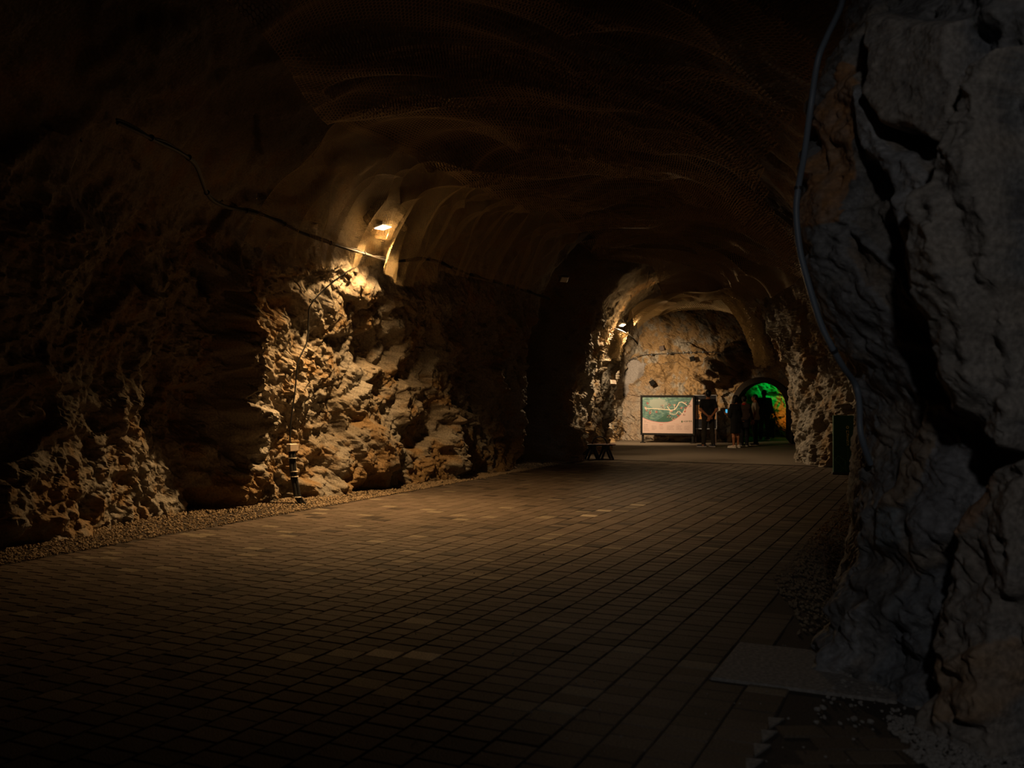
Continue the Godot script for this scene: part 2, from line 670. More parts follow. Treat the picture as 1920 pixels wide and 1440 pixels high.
func build_floor() -> void:
	var fl := Node3D.new()
	fl.name = "floor"
	add_child(fl)
	tag(fl, "dark paved floor of the tunnel with continuous long joints", "floor", "", "structure")
	var st := st_new()
	bevel_box(st, Vector3(22, 0.3, 56), Transform3D(Basis(Vector3.UP, -TH), uv(15, -4, -0.15 - 0.007)), 0.01)
	obj("bedding", done(st), M.grout, fl)
	var wu := 0.15
	var wv := 0.226
	var pale := []  # bright spots on the paving: lamp glare put into paver colour and tilt
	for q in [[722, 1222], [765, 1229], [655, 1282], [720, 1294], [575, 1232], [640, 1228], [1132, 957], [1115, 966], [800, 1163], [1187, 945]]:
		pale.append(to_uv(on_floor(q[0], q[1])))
	var far := st_new()
	var shapes := {}
	var spots := []
	var v := -8.0
	var col := 0
	while v < -0.86:
		var u := 0.6 + (0.5 * wu if col % 2 else 0.0) + rng.randf_range(-0.02, 0.02)
		while u < 21.6:
			var edge := -1.2 if u > 7.0 else (-0.9 if u > 6.1 else (-1.12 if u > 5.2 else -0.86))
			if u < 21.5 and v + wv * 0.5 < edge:
				var c := paver_tone()
				var jit := rng.randf_range(-0.002, 0.002)
				var til := Vector2(rng.randf_range(-0.006, 0.006), rng.randf_range(-0.006, 0.006))
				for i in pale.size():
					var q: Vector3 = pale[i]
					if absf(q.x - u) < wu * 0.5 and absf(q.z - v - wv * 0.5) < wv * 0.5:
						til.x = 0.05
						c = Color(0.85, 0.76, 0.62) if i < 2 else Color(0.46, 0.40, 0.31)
				var t := Transform3D(Basis(Vector3.UP, -TH) * Basis.from_euler(Vector3(til.x, 0, til.y)), uv(u, v + wv * 0.5, jit))
				var n := (cam_basis.inverse() * (t.origin - Vector3(0, EYE, 0)))
				var sx := n.x / -n.z * FOCAL
				var sy := n.y / -n.z * FOCAL
				var seen := n.z < 0.0 and absf(sx) < 1000.0 and absf(sy) < 740.0
				spots.append([-n.z if seen else 1000.0 + n.length(), t, c])
			u += wu
		v += wv
		col += 1
	# the paving by the viewer, laid the other way
	for i in range(-2, 13):
		for j in range(-2, 10):
			var x := 0.0 + i * 0.23 + (0.115 if j % 2 else 0.0)
			var d := 3.5 + j * 0.155
			var q := to_uv(Vector3(x, 0, -d))
			if q.z > -0.66 and x < 1.95 and q.x < 4.75:
				var t := Transform3D(Basis.from_euler(Vector3(rng.randf_range(-0.006, 0.006), 0, rng.randf_range(-0.006, 0.006))), Vector3(x, rng.randf_range(-0.002, 0.002), -d))
				spots.append([d, t, paver_tone() * 0.9])
	spots.sort_custom(func(a, b): return a[0] < b[0])
	var count := 0
	for s in spots:
		var c: Color = s[2]
		if count < 300:
			if not shapes.has(c):
				var one := st_new()
				one.set_color(c)
				paver_mesh(one, Transform3D(), wv - 0.006, wu - 0.006)
				shapes[c] = done(one)
			var o := obj("paver", shapes[c], M.paver, fl)
			o.transform = s[1]
		else:
			far.set_color(c)
			paver_mesh(far, s[1], wv - 0.006, wu - 0.006)
		count += 1
	var rest := obj("far_pavers", done(far), M.paver, fl)
	rest.set_meta("kind", "stuff")
	# smooth slab of the chamber beyond the paving, a little higher
	st = st_new()
	bevel_box(st, Vector3(12, 0.2, 24), Transform3D(Basis(Vector3.UP, -TH), uv(33.65, -5.5, -0.1 + 0.015)), 0.012)
	obj("slab", done(st), M.concrete, fl)
	# concrete patch and mortar line by the near rock
	var pc := st_new()
	bevel_box(pc, Vector3(0.98, 0.06, 0.84), Transform3D(Basis(Vector3.UP, -TH), uv(5.64, -0.72, -0.022)), 0.012)
	obj("concrete_patch", done(pc), M.patch, fl)
	for i in 6:
		var tri := st_new()
		var a := uv(4.72 - i * 0.19, -0.80, 0.002)
		var b := a + Vector3(0.075, 0, 0.015)
		var c := a + Vector3(-0.035, 0, 0.15)
		var dn := Vector3(0, -0.05, 0)
		tri.add_vertex(a); tri.add_vertex(b); tri.add_vertex(c)
		quad(tri, a + dn, b + dn, b, a); quad(tri, b + dn, c + dn, c, b); quad(tri, c + dn, a + dn, a, c)
		obj("mortar_piece", done(tri), M.patch, fl)
	# gravel
	var g := []
	for i in 17000:
		var u := 4.0 + 17.0 * rng.randf()
		var v0 := curve(c_left, u) - 0.25
		var v1 := -8.02 + 0.03 * rng.randfn()
		var vv := lerpf(v0, v1, rng.randf())
		g.append(uv(u, vv, 0.004 + 0.03 * smoothstep(-8.1, -8.6, vv)))
	gravel("gravel_strip", "pale gravel strip between the left rock wall and the paving", g, M.gravel, 0.008, 0.020)
	g = []
	for i in 5000:
		var u := 6.4 + 11.6 * pow(rng.randf(), 1.2)
		var lean_in := smoothstep(6.4, 8.5, u)
		if rng.randf() < 0.15 + 0.85 * lean_in:
			g.append(uv(u, lerpf(lerpf(-0.9, -1.36, lean_in), -0.6, rng.randf()), 0.0))
	gravel("gravel_strip", "dark gravel strip along the foot of the right wall beside the near rock", g, M.gravel, 0.007, 0.018)
	g = []
	for i in 4200:
		var d := rng.randf_range(3.55, 4.6)
		var x := rng.randf_range(1.45, 2.6)
		var e := 1.70 + (d - 3.7) * 0.18 + 0.08 * n_tint2.get_noise_2d(d * 3.0, 0.0)
		if x > e:
			g.append(Vector3(x, 0.0, -d))
	for i in 160:
		g.append(uv(rng.randf_range(4.7, 5.8), rng.randf_range(-0.6, 0.0), 0.0))
	gravel("gravel_bed", "grey gravel at the foot of the near rock in the lower right corner", g, M.gravel_grey, 0.006, 0.020)
	g = []
	for i in 70:
		g.append(on_floor(rng.randf_range(700, 1640), rng.randf_range(1180, 1436), 0.004))
	for i in 60:
		g.append(on_floor(rng.randf_range(600, 1500), rng.randf_range(930, 1150), 0.004))
	gravel("stone_chips", "tiny pale stone chips scattered over the dark paving", g, M.gravel_grey, 0.004, 0.009)


func pebble(seed_: int) -> ArrayMesh:
	var s := SphereMesh.new()
	s.radius = 1.0
	s.height = 2.0
	s.radial_segments = 7
	s.rings = 4
	var a := s.get_mesh_arrays()
	var vs: PackedVector3Array = a[Mesh.ARRAY_VERTEX]
	var st := st_new()
	var r := FastNoiseLite.new()
	r.seed = seed_
	r.frequency = 0.9
	var idx: PackedInt32Array = a[Mesh.ARRAY_INDEX]
	for i in idx:
		var p := vs[i]
		st.add_vertex(p * Vector3(1.0, 0.62, 0.8) * (1.0 + 0.5 * r.get_noise_3dv(p)))
	return done(st)


func gravel(called: String, label: String, where: Array, mat: Material, r0: float, r1: float) -> void:
	var mm := MultiMesh.new()
	mm.transform_format = MultiMesh.TRANSFORM_3D
	mm.mesh = pebble(where.size())
	mm.instance_count = where.size()
	for i in where.size():
		var r := lerpf(r0, r1, pow(rng.randf(), 2.0))
		var b := Basis.from_euler(Vector3(rng.randf() * 0.8, rng.randf() * TAU, rng.randf() * 0.8)).scaled(Vector3.ONE * r)
		mm.set_instance_transform(i, Transform3D(b, where[i] + Vector3(0, r * 0.35, 0)))
	var o := MultiMeshInstance3D.new()
	o.name = numbered(called)
	o.multimesh = mm
	o.material_override = mat
	add_child(o)
	tag(o, label, "gravel", "", "stuff")


# ---------- the near rock at the corner on the right ----------
const FACE_X := 1.72
const FACE_D := 5.55


func on_face(px: float, py: float) -> Vector2:   # (metres along the front face from its corner, height)
	var r := ray(px, py)
	var n := Vector3(0.9, 0, -0.43)
	var o := Vector3(FACE_X, 0, -FACE_D)
	var p := Vector3(0, EYE, 0) + r * (n.dot(o - Vector3(0, EYE, 0)) / n.dot(r))
	return Vector2((p - o).dot(Vector3(0.43, 0, 0.9)), p.y)


func region(list: Array) -> PackedVector2Array:
	var out := PackedVector2Array()
	for q in list:
		out.append(on_face(q[0], q[1]))
	return out


func build_corner_rock() -> void:
	var blue := Color(0.17, 0.18, 0.205)  # for recesses and the crack; their shade is put into this colour
	var tan_ := Color(0.42, 0.37, 0.325)
	# [outline on the face, how far out, colour, how much of the rough relief is left]
	var plates := [
		[region([[1545, 110], [1585, 150], [1580, 300], [1590, 420], [1540, 430], [1480, 420], [1480, 300], [1500, 200]]), 0.02, Color(0.46, 0.22, 0.08), 0.8],
		[region([[1590, 40], [1625, 40], [1640, 130], [1628, 190], [1660, 260], [1600, 190], [1580, 120]]), -0.25, blue, 0.6],
		[region([[1622, 25], [1700, 35], [1830, 45], [1850, 120], [1840, 240], [1785, 285], [1720, 255], [1660, 230], [1625, 185], [1645, 150], [1630, 90]]), 0.16, tan_, 0.3],
		[region([[1630, 197], [1680, 237], [1780, 288], [1785, 312], [1700, 278], [1640, 235]]), -0.30, blue, 0.5],
		[region([[1840, 60], [1905, 60], [1870, 150], [1845, 300], [1800, 380], [1790, 300], [1840, 240]]), -0.12, blue, 0.5],
		[region([[1590, 150], [1620, 190], [1660, 265], [1700, 300], [1740, 340], [1790, 420], [1800, 520], [1790, 700], [1760, 640], [1720, 560], [1712, 450], [1680, 380], [1655, 320], [1600, 260]]), 0.08, Color(0.39, 0.395, 0.415), 0.55],
		[region([[1950, 90], [1890, 140], [1855, 215], [1845, 300], [1810, 380], [1790, 470], [1800, 560], [1815, 680], [1830, 820], [1900, 850], [1950, 850]]), 0.24, Color(0.37, 0.33, 0.29), 1.0],
		[region([[1600, 300], [1650, 310], [1680, 390], [1710, 450], [1715, 560], [1690, 520], [1640, 460], [1600, 420]]), -0.16, Color(0.22, 0.19, 0.16), 1.0],
		[region([[1600, 440], [1690, 540], [1740, 640], [1700, 660], [1640, 560], [1590, 480]]), -0.10, Color(0.25, 0.19, 0.14), 1.0],
		[region([[1650, 660], [1760, 650], [1790, 720], [1720, 770], [1660, 740]]), -0.18, Color(0.25, 0.19, 0.14), 0.8],
		[region([[1640, 830], [1700, 760], [1770, 760], [1700, 860], [1650, 950], [1590, 970]]), 0.08, Color(0.36, 0.27, 0.19), 0.8],
		[region([[1720, 800], [1800, 760], [1790, 900], [1740, 1010], [1660, 1040], [1680, 900]]), 0.05, Color(0.29, 0.29, 0.31), 0.7],
		[region([[1780, 860], [1850, 830], [1810, 960], [1760, 1010]]), -0.12, Color(0.2, 0.2, 0.22), 1.0],
		[region([[1950, 860], [1860, 890], [1800, 1000], [1775, 1100], [1770, 1250], [1785, 1390], [1950, 1430]]), 0.20, Color(0.335, 0.29, 0.25), 1.1],
		[region([[1790, 950], [1900, 870], [1870, 970], [1800, 1020]]), 0.22, Color(0.42, 0.25, 0.15), 1.0],
		[region([[1790, 1240], [1950, 1180], [1950, 1330], [1830, 1340]]), 0.26, Color(0.40, 0.27, 0.17), 1.1],
		[region([[1660, 1080], [1770, 1020], [1772, 1370], [1690, 1340], [1600, 1290]]), -0.10, Color(0.19, 0.205, 0.23), 1.0],
		[region([[1560, 1150], [1600, 1120], [1575, 1240], [1500, 1290], [1480, 1280]]), 0.06, Color(0.36, 0.37, 0.39), 0.8],
		[region([[1590, 960], [1640, 950], [1650, 1020], [1600, 1040]]), 0.06, Color(0.28, 0.32, 0.35), 0.6],
	]
	var c := Curve3D.new()
	var plan := [[4.4, 12.0], [3.2, 8.9], [2.35, 6.9], [FACE_X + 0.02, 5.6], [2.07, 4.6], [2.5, 3.6], [3.4, 2.4], [4.1, 0.5], [4.1, -3.0], [2.5, -7.0]]
	for i in plan.size():
		var a: Array = plan[maxi(i - 1, 0)]
		var b: Array = plan[mini(i + 1, plan.size() - 1)]
		var k := 0.12
		var d := Vector3(b[0] - a[0], 0, a[1] - b[1]) * k
		c.add_point(Vector3(plan[i][0], 0, -plan[i][1]), -d, d)
	c.bake_interval = 0.02
	var corner := c.get_closest_offset(Vector3(FACE_X, 0, -FACE_D))
	var total := c.get_baked_length()
	# the outline of the corner, by height
	var lean := PackedVector2Array()
	for q in [[1480, 1295], [1500, 1270], [1525, 1230], [1555, 1180], [1560, 1130], [1582, 1090], [1608, 1040], [1597, 1010], [1590, 960], [1600, 930], [1615, 870], [1632, 800], [1628, 760], [1592, 700], [1556, 640], [1516, 560], [1500, 480], [1497, 400], [1512, 300], [1522, 200], [1540, 130], [1580, 50], [1600, -60], [1620, -200], [1640, -400]]:
		var p := at_depth(q[0], q[1], 5.55)
		lean.append(Vector2(p.y, p.x - FACE_X))
	var ss := spans([0.0, 0.12, corner - 1.5, 0.014, corner + 3.0, 0.05, corner + 4.0, 0.2, total])
	var ys := spans([-0.12, 0.0135, 3.95, 0.05, 5.4])
	var pts := PackedVector3Array()
	var cols := PackedColorArray()
	pts.resize(ss.size() * ys.size())
	cols.resize(ss.size() * ys.size())
	var outs := PackedFloat32Array()
	var roughs := PackedFloat32Array()
	var dirs := PackedVector3Array()
	outs.resize(pts.size())
	roughs.resize(pts.size())
	var k := 0
	for s in ss:
		var b := c.sample_baked(s)
		var t := (c.sample_baked(minf(s + 0.25, total)) - c.sample_baked(maxf(s - 0.25, 0.0))).normalized()
		var n := Vector3(t.z, 0, -t.x)
		var w := 1.0 - 0.75 * smoothstep(0.2, 2.0, absf(s - corner))
		var front := smoothstep(-0.35, 0.1, s - corner)
		for y in ys:
			var p := b
			p.y = y
			p.x += curve(lean, y) * w - 0.06
			var tone := Color(0.24, 0.238, 0.24).lerp(Color(0.34, 0.29, 0.24), smoothstep(0.0, 0.4, n_tint.get_noise_3dv(p * 2.0)))
			tone = tone.lerp(Color(0.12, 0.115, 0.115), 0.8 * smoothstep(0.1, 0.45, n_tint2.get_noise_3dv(p)))
			var out := 0.0
			var rough := 0.8
			if front > 0.0:
				var wx := 0.05 * n_tint2.get_noise_3dv(p * 0.45) + 0.02 * n_mid.get_noise_3dv(p)
				var f := Vector2((p - Vector3(FACE_X, 0, -FACE_D)).dot(Vector3(0.43, 0, 0.9)) + wx * 1.5, y + 0.05 * n_tint2.get_noise_3dv(p * 0.45 + Vector3(5, 0, 0)))
				var mix := 0.28 + 0.45 * n_tint2.get_noise_3dv(p * 3.0)
				for pl in plates:
					if Geometry2D.is_point_in_polygon(f, pl[0]):
						out = pl[1] * front * (1.0 if pl[1] > 0.0 else 0.65)
						rough = pl[3]
						tone = (pl[2] as Color).lerp(tone, clampf(mix, 0.0, 1.0))
			pts[k] = p
			outs[k] = out
			roughs[k] = rough
			cols[k] = tone
			k += 1
		dirs.append(n)
	# the ledges slope a little, and the relief rides on them
	var nv := ys.size()
	for i in ss.size():
		for j in nv:
			var m := i * nv + j
			var q := pts[m] * 1.1
			q.x += pts[m].y * 0.6
			outs[m] -= roughs[m] * 0.52 * rock(q, 1.0, 0.0)
	outs = soften(outs, ss.size(), nv, 4)
	roughs = soften(roughs, ss.size(), nv, 2)
	for i in ss.size():
		for j in nv:
			var m := i * nv + j
			var q := pts[m] * 1.1
			q.x += pts[m].y * 0.6
			var tilt := 0.0
			if i > 0 and i < ss.size() - 1:
				tilt = absf(outs[m + nv] - outs[m - nv]) / 0.028
			var steep := 1.0 - 0.85 * smoothstep(0.3, 1.2, tilt)
			pts[m] += dirs[i] * (0.10 + roughs[m] * 0.7 * steep * rock(q, 0.0, 1.0) - outs[m])
	for i in range(1, ss.size() - 1):
		for j in range(1, nv - 1):
			var m := i * nv + j
			pts[m] = pts[m] * 0.6 + (pts[m - nv] + pts[m + nv] + pts[m - 1] + pts[m + 1]) * 0.1
	var o := obj("wall_corner", crisp(grid_mesh(pts, cols, ss.size(), nv, true), 1.0), M.rock)
	tag(o, "large near rock corner on the right, dark grey with a pale slab and a rusty edge", "rock wall", "", "structure")


# ---------- the chamber behind the portal ----------
const BACK_A := Vector2(2.4, 33.5)   # (x, distance) of the back wall, left end
const BACK_B := Vector2(11.0, 29.1)
var arch_at := Vector3.ZERO
var back_basis := Basis()


func back_point(px: float, py: float, out := 0.0) -> Vector3:
	var r := ray(px, py)
	var n := back_basis.z
	var o := Vector3(BACK_A.x, 0, -BACK_A.y) + n * out
	return Vector3(0, EYE, 0) + r * (n.dot(o - Vector3(0, EYE, 0)) / n.dot(r))


func build_chamber() -> void:
	var a3 := Vector3(BACK_A.x, 0, -BACK_A.y)
	var b3 := Vector3(BACK_B.x, 0, -BACK_B.y)
	var x := (b3 - a3).normalized()
	back_basis = Basis(x, Vector3.UP, x.cross(Vector3.UP))
	var n := back_basis.z     # towards the viewer
	var length := a3.distance_to(b3)
	arch_at = back_point(1430, 838)
	arch_at.y = 0.0
	var arch_x := (arch_at - a3).dot(x)
	var feats := []
	for f in [[1385, 660, 26, 20, 0.7], [1360, 680, 26, 20, 0.75], [1335, 700, 26, 20, 0.7], [1310, 722, 24, 18, 0.55], [1420, 650, 40, 30, 0.4], [1400, 600, 60, 60, -0.5], [1380, 715, 30, 20, -0.4], [1230, 640, 30, 70, 0.25], [1180, 690, 22, 40, 0.2], [1190, 820, 30, 14, 0.3], [1265, 828, 40, 10, 0.35], [1340, 810, 40, 30, 0.1], [1480, 830, 14, 14, 0.3], [1475, 790, 12, 40, 0.2]]:
		var p := back_point(f[0], f[1])
		feats.append([Vector2((p - a3).dot(x), p.y), Vector2(f[2], f[3]) * 32.0 / FOCAL / 0.75, f[4]])
	var smooth_patch := PackedVector2Array()
	for q in [[1150, 740], [1158, 700], [1188, 668], [1216, 680], [1205, 705], [1185, 722], [1182, 735]]:
		var p := back_point(q[0], q[1])
		smooth_patch.append(Vector2((p - a3).dot(x), p.y))
	var ss := spans([0.0, 0.032, length])
	var ys := spans([-0.1, 0.032, 5.9])
	var pts := PackedVector3Array()
	var cols := PackedColorArray()
	var skip := PackedByteArray()
	pts.resize(ss.size() * ys.size())
	cols.resize(ss.size() * ys.size())
	skip.resize(ss.size() * ys.size())
	var k := 0
	for s in ss:
		for y in ys:
			var p: Vector3 = a3 + x * s + Vector3.UP * y
			var wx := Vector2(s + 0.25 * n_tint.get_noise_3dv(p * 1.5), y + 0.25 * n_tint.get_noise_3dv(p * 1.5 + Vector3(4, 4, 4)))
			var d := 0.0
			for f in feats:
				d += lump(wx, f[0], f[1], f[2])
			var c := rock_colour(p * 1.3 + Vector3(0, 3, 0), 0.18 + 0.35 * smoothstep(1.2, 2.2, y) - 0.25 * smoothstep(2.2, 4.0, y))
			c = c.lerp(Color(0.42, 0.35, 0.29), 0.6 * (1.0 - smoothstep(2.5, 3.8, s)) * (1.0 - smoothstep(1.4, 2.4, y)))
			var rough := 1.0
			if Geometry2D.is_point_in_polygon(wx, smooth_patch):
				c = Color(0.32, 0.295, 0.29)
				rough = 0.15
			var near_arch := Vector2((s - arch_x) / 1.0, maxf(y - 1.2, 0.0) / 1.0).length()
			rough *= smoothstep(0.85, 1.3, near_arch)
			pts[k] = p - n * (rough * rock(p * 1.1, 0.8, 1.0) + d * smoothstep(0.9, 1.4, near_arch) - 0.12 * (y - 2.0) * smoothstep(2.0, 5.5, y))
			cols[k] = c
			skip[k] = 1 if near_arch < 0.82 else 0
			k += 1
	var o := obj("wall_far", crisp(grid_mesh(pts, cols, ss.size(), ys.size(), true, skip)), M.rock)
	tag(o, "lit ochre rock wall at the far end, behind the map board", "rock wall", "", "structure")
	# collar round the small opening
	var st := st_new()
	var ring := []
	for i in 33:
		var t := float(i) / 32.0
		ring.append(arch_curve(t))
	for i in 32:
		var p0 := []
		for e in [[i, 0.80, 0.28], [i, 0.98, 0.25], [i, 0.98, -0.5], [i, 0.80, -0.5]]:
			var q: Vector2 = arch_curve(e[0] / 32.0) * e[1]
			var q2: Vector2 = arch_curve((e[0] + 1) / 32.0) * e[1]
			p0.append([arch_at + x * q.x + Vector3.UP * collar_y(q.y) + n * e[2], arch_at + x * q2.x + Vector3.UP * collar_y(q2.y) + n * e[2]])
		for j in 4:
			var j2 := (j + 1) % 4
			quad(st, p0[j][0], p0[j][1], p0[j2][1], p0[j2][0])
	tag(obj("trim_1", done(st), M.dark_rock), "dark rough collar round the small green-lit opening", "arch", "", "structure")
	# the green grotto behind it
	var deep := spans([0.3, 0.05, 5.4])
	var an := spans([-0.12, 0.022, 1.12])
	pts.resize(deep.size() * an.size())
	cols.resize(deep.size() * an.size())
	k = 0
	for w in deep:
		var wide := lerpf(0.9, 1.75, smoothstep(0.3, 1.0, w)) * lerpf(1.0, 0.5, smoothstep(3.6, 6.0, w))
		for t in an:
			var ang := PI * t
			var dir := x * -cos(ang) + Vector3.UP * sin(ang)
			var p := arch_at - n * w + Vector3.UP * 1.15 + dir * wide
			pts[k] = p + dir * 0.7 * rock(p * 1.6, 0.9, 1.3)
			cols[k] = rock_colour(p, 0.1)
			k += 1
	o = obj("wall_grotto", grid_mesh(pts, cols, deep.size(), an.size(), true), M.rock)
	tag(o, "rough rock grotto lit green, seen through the small arched opening", "rock wall", "", "structure")
	# its end
	var es := spans([-2.0, 0.035, 2.0])
	var ey := spans([-0.1, 0.035, 3.4])
	pts.resize(es.size() * ey.size())
	cols.resize(es.size() * ey.size())
	k = 0
	for s in es:
		for y in ey:
			var p: Vector3 = arch_at - n * 4.6 + x * s + Vector3.UP * y
			pts[k] = p - n * (1.1 * rock(p * 1.7, 1.0, 1.3) - 0.25 * absf(s))
			cols[k] = rock_colour(p, 0.1)
			k += 1
	o = obj("wall_grotto_end", grid_mesh(pts, cols, es.size(), ey.size(), true), M.rock)
	tag(o, "rock at the end of the green grotto, amber lit at the bottom right", "rock wall", "", "structure")


func arch_curve(t: float) -> Vector2:   # a horseshoe: straight jambs, then a round head; radius 1, jambs 1.2 m
	var jamb := 0.27
	if t < jamb: return Vector2(-1.0, (t / jamb - 1.0))
	if t > 1.0 - jamb: return Vector2(1.0, -(t - 1.0 + jamb) / jamb)
	var a := PI * (t - jamb) / (1.0 - 2.0 * jamb)
	return Vector2(-cos(a), sin(a))


func collar_y(y: float) -> float:
	return 1.2 + (y if y > 0.0 else y * 1.25)


# ---------- netting ----------
func roof_line(u: float, w: float) -> Vector3:   # w metres up and over from 3 m on the left wall
	if w < 0.9:
		return side_point(u, 3.0 + w, false)
	return roof_point(u, clampf(-1.0 + (w - 0.9) / 3.2, -1.0, 1.0))


func fold(u: float, w: float) -> float:
	# folds fall down the wall and run along the roof
	var k := smoothstep(1.2, 2.6, w)
	var a := n_fold.get_noise_2d(u * 1.6 + 0.55 * w, w * 0.35)
	var q := roof_line(u, w)
	var b := n_fold.get_noise_2d(q.x * 0.22 + 40.0, q.z * 0.85 + 0.10 * q.x)
	return lerpf(pow(1.0 - absf(a), 3.0) * 0.26, pow(1.0 - absf(b), 3.0) * 0.50, k)


func net_point(u: float, w: float) -> Vector3:
	var p := roof_line(u, w)
	var c := uv(u, (curve(c_left, u) + curve(c_right, u)) * 0.5, 2.4)
	return p + (c - p).normalized() * (lerpf(0.10, 0.03, smoothstep(1.0, 2.4, w)) + fold(u, w))


func strand(vs: PackedVector3Array, a: Vector3, b: Vector3, nrm: Vector3, r: float, round_: bool) -> void:
	var s := (b - a).cross(nrm).normalized() * r
	if round_:
		var q := nrm * r * 1.4
		var e := [s, -s, q]
		for i in 3:
			var o0: Vector3 = e[i]
			var o1: Vector3 = e[(i + 1) % 3]
			vs.append(a + o0); vs.append(b + o1); vs.append(b + o0)
			vs.append(a + o0); vs.append(a + o1); vs.append(b + o1)
	else:
		vs.append(a + s); vs.append(b - s); vs.append(b + s)
		vs.append(a + s); vs.append(a - s); vs.append(b - s)


func net_mesh(f: Callable, keep: Callable, u0: float, u1: float, w0: float, w1: float, cell: float, r: float, round_: bool) -> ArrayMesh:
	# a hexagonal net over f(u, w)
	var vs := PackedVector3Array()
	var nu := int((u1 - u0) / (cell * 0.5))
	var nw := int((w1 - w0) / (cell * 0.86))
	var prev := PackedVector3Array()
	var prev_ok := PackedByteArray()
	for j in nw + 1:
		var row := PackedVector3Array()
		var ok := PackedByteArray()
		row.resize(nu + 1)
		ok.resize(nu + 1)
		for i in nu + 1:
			var u := u0 + i * cell * 0.5
			var w := w0 + (j + (0.17 if (i + j) % 2 else -0.17)) * cell * 0.86
			ok[i] = 1 if keep.call(u, w) else 0
			if ok[i]:
				row[i] = f.call(u, w)
		for i in nu + 1:
			if not ok[i]: continue
			var nrm := Vector3.DOWN
			if i < nu and ok[i + 1]:
				var side := row[i + 1] - row[i]
				if j > 0 and prev_ok[i]:
					nrm = side.cross(row[i] - prev[i]).normalized()
				strand(vs, row[i], row[i + 1], nrm, r, round_)
			if j > 0 and (i + j) % 2 == 0 and prev_ok[i]:
				if i > 0:
					nrm = (row[i] - prev[i]).cross(uv(1, 0)).normalized()
				strand(vs, prev[i], row[i], nrm, r, round_)
		prev = row
		prev_ok = ok
	var st := SurfaceTool.new()
	var arr := []
	arr.resize(Mesh.ARRAY_MAX)
	arr[Mesh.ARRAY_VERTEX] = vs
	var m := ArrayMesh.new()
	m.add_surface_from_arrays(Mesh.PRIMITIVE_TRIANGLES, arr)
	st.create_from(m, 0)
	st.generate_normals()
	return st.commit()


var net_edge := PackedVector2Array()   # lower edge of the net: (u, w)


func build_nets() -> void:
	for q in [[330, 385], [420, 430], [470, 462], [500, 488], [560, 498], [600, 496], [640, 506], [662, 500], [672, 470], [690, 468], [697, 508], [722, 528], [745, 530], [785, 520], [800, 500], [900, 520], [1000, 545]]:
		var p := to_uv(hit(q[0], q[1]))
		net_edge.append(Vector2(p.x, p.y - 3.0))
	var sorted := Array(net_edge)
	sorted.sort_custom(func(a, b): return a.x < b.x)
	net_edge = PackedVector2Array(sorted)
	var low := func(u: float, w: float) -> bool: return w > curve(net_edge, u)
	var st_low := net_mesh(net_point, low, 9.2, 16.6, 0.2, 2.3, 0.017, 0.0019, false)
	tag(obj("rock_net", st_low, M.net), "tan plastic hexagon net draped in folds round the lamp on the left wall", "netting")
	var near := func(_u: float, _w: float) -> bool: return true
	var roof_net := net_mesh(net_point, near, 2.0, 23.4, 2.2, 7.0, 0.040, 0.0058, false)
	tag(obj("roof_net", roof_net, M.net_ceiling), "tan net sagging in long folds under the dark tunnel roof", "netting")
	# the net over the arch of the portal, and its drape down the right pillar
	var over := func(t: float, w: float) -> Vector3:
		var u := 22.6 + w
		var p := roof_point(u, t / 2.2)
		var f := n_fold.get_noise_2d(t * 0.25 + 9.0, w * 1.1 + t * 0.22)
		return p + Vector3(0, -0.16 - 0.42 * pow(1.0 - absf(f), 2.0), 0)
	var portal := net_mesh(over, near, -2.2, 2.2, -1.0, 1.6, 0.020, 0.0045, false)
	tag(obj("portal_net", portal, M.net), "tan net bunched in folds under the arch of the portal", "netting")
	var drape := func(a: float, w: float) -> Vector3:
		var u := 22.0 + a
		var p := side_point(u, 4.05 - w, true)
		var f := n_soft.get_noise_2d(a * 3.2 + w * 0.5, w * 0.4 + 3.0)
		return p + uv(-0.35 - 0.4 * pow(1.0 - absf(f), 2.0), -0.30 - 0.25 * pow(1.0 - absf(f), 2.0))
	var hem := func(a: float, w: float) -> bool: return w < 1.55 + 0.25 * sin(a * 7.0)
	var dm := net_mesh(drape, hem, 0.0, 2.0, 0.0, 1.9, 0.028, 0.0065, false)
	tag(obj("pillar_net", dm, M.net), "tan net hanging down the top of the right portal pillar", "netting")
	var curtain := func(a: float, w: float) -> Vector3:
		var u := 21.5 + a
		var p := side_point(u, 3.15 - w, false)
		var f := n_soft.get_noise_2d(a * 3.5 + 7.0, w * 0.5)
		return p + uv(-0.1, 0.18 + 0.45 * absf(f))
	var hem2 := func(a: float, w: float) -> bool: return w < 0.62 + 0.06 * sin(a * 11.0)
	var cm := net_mesh(curtain, hem2, 0.0, 1.3, 0.0, 0.75, 0.028, 0.0065, false)
	tag(obj("curtain_net", cm, M.net), "short pale net curtain hanging under the small far lamp", "netting")


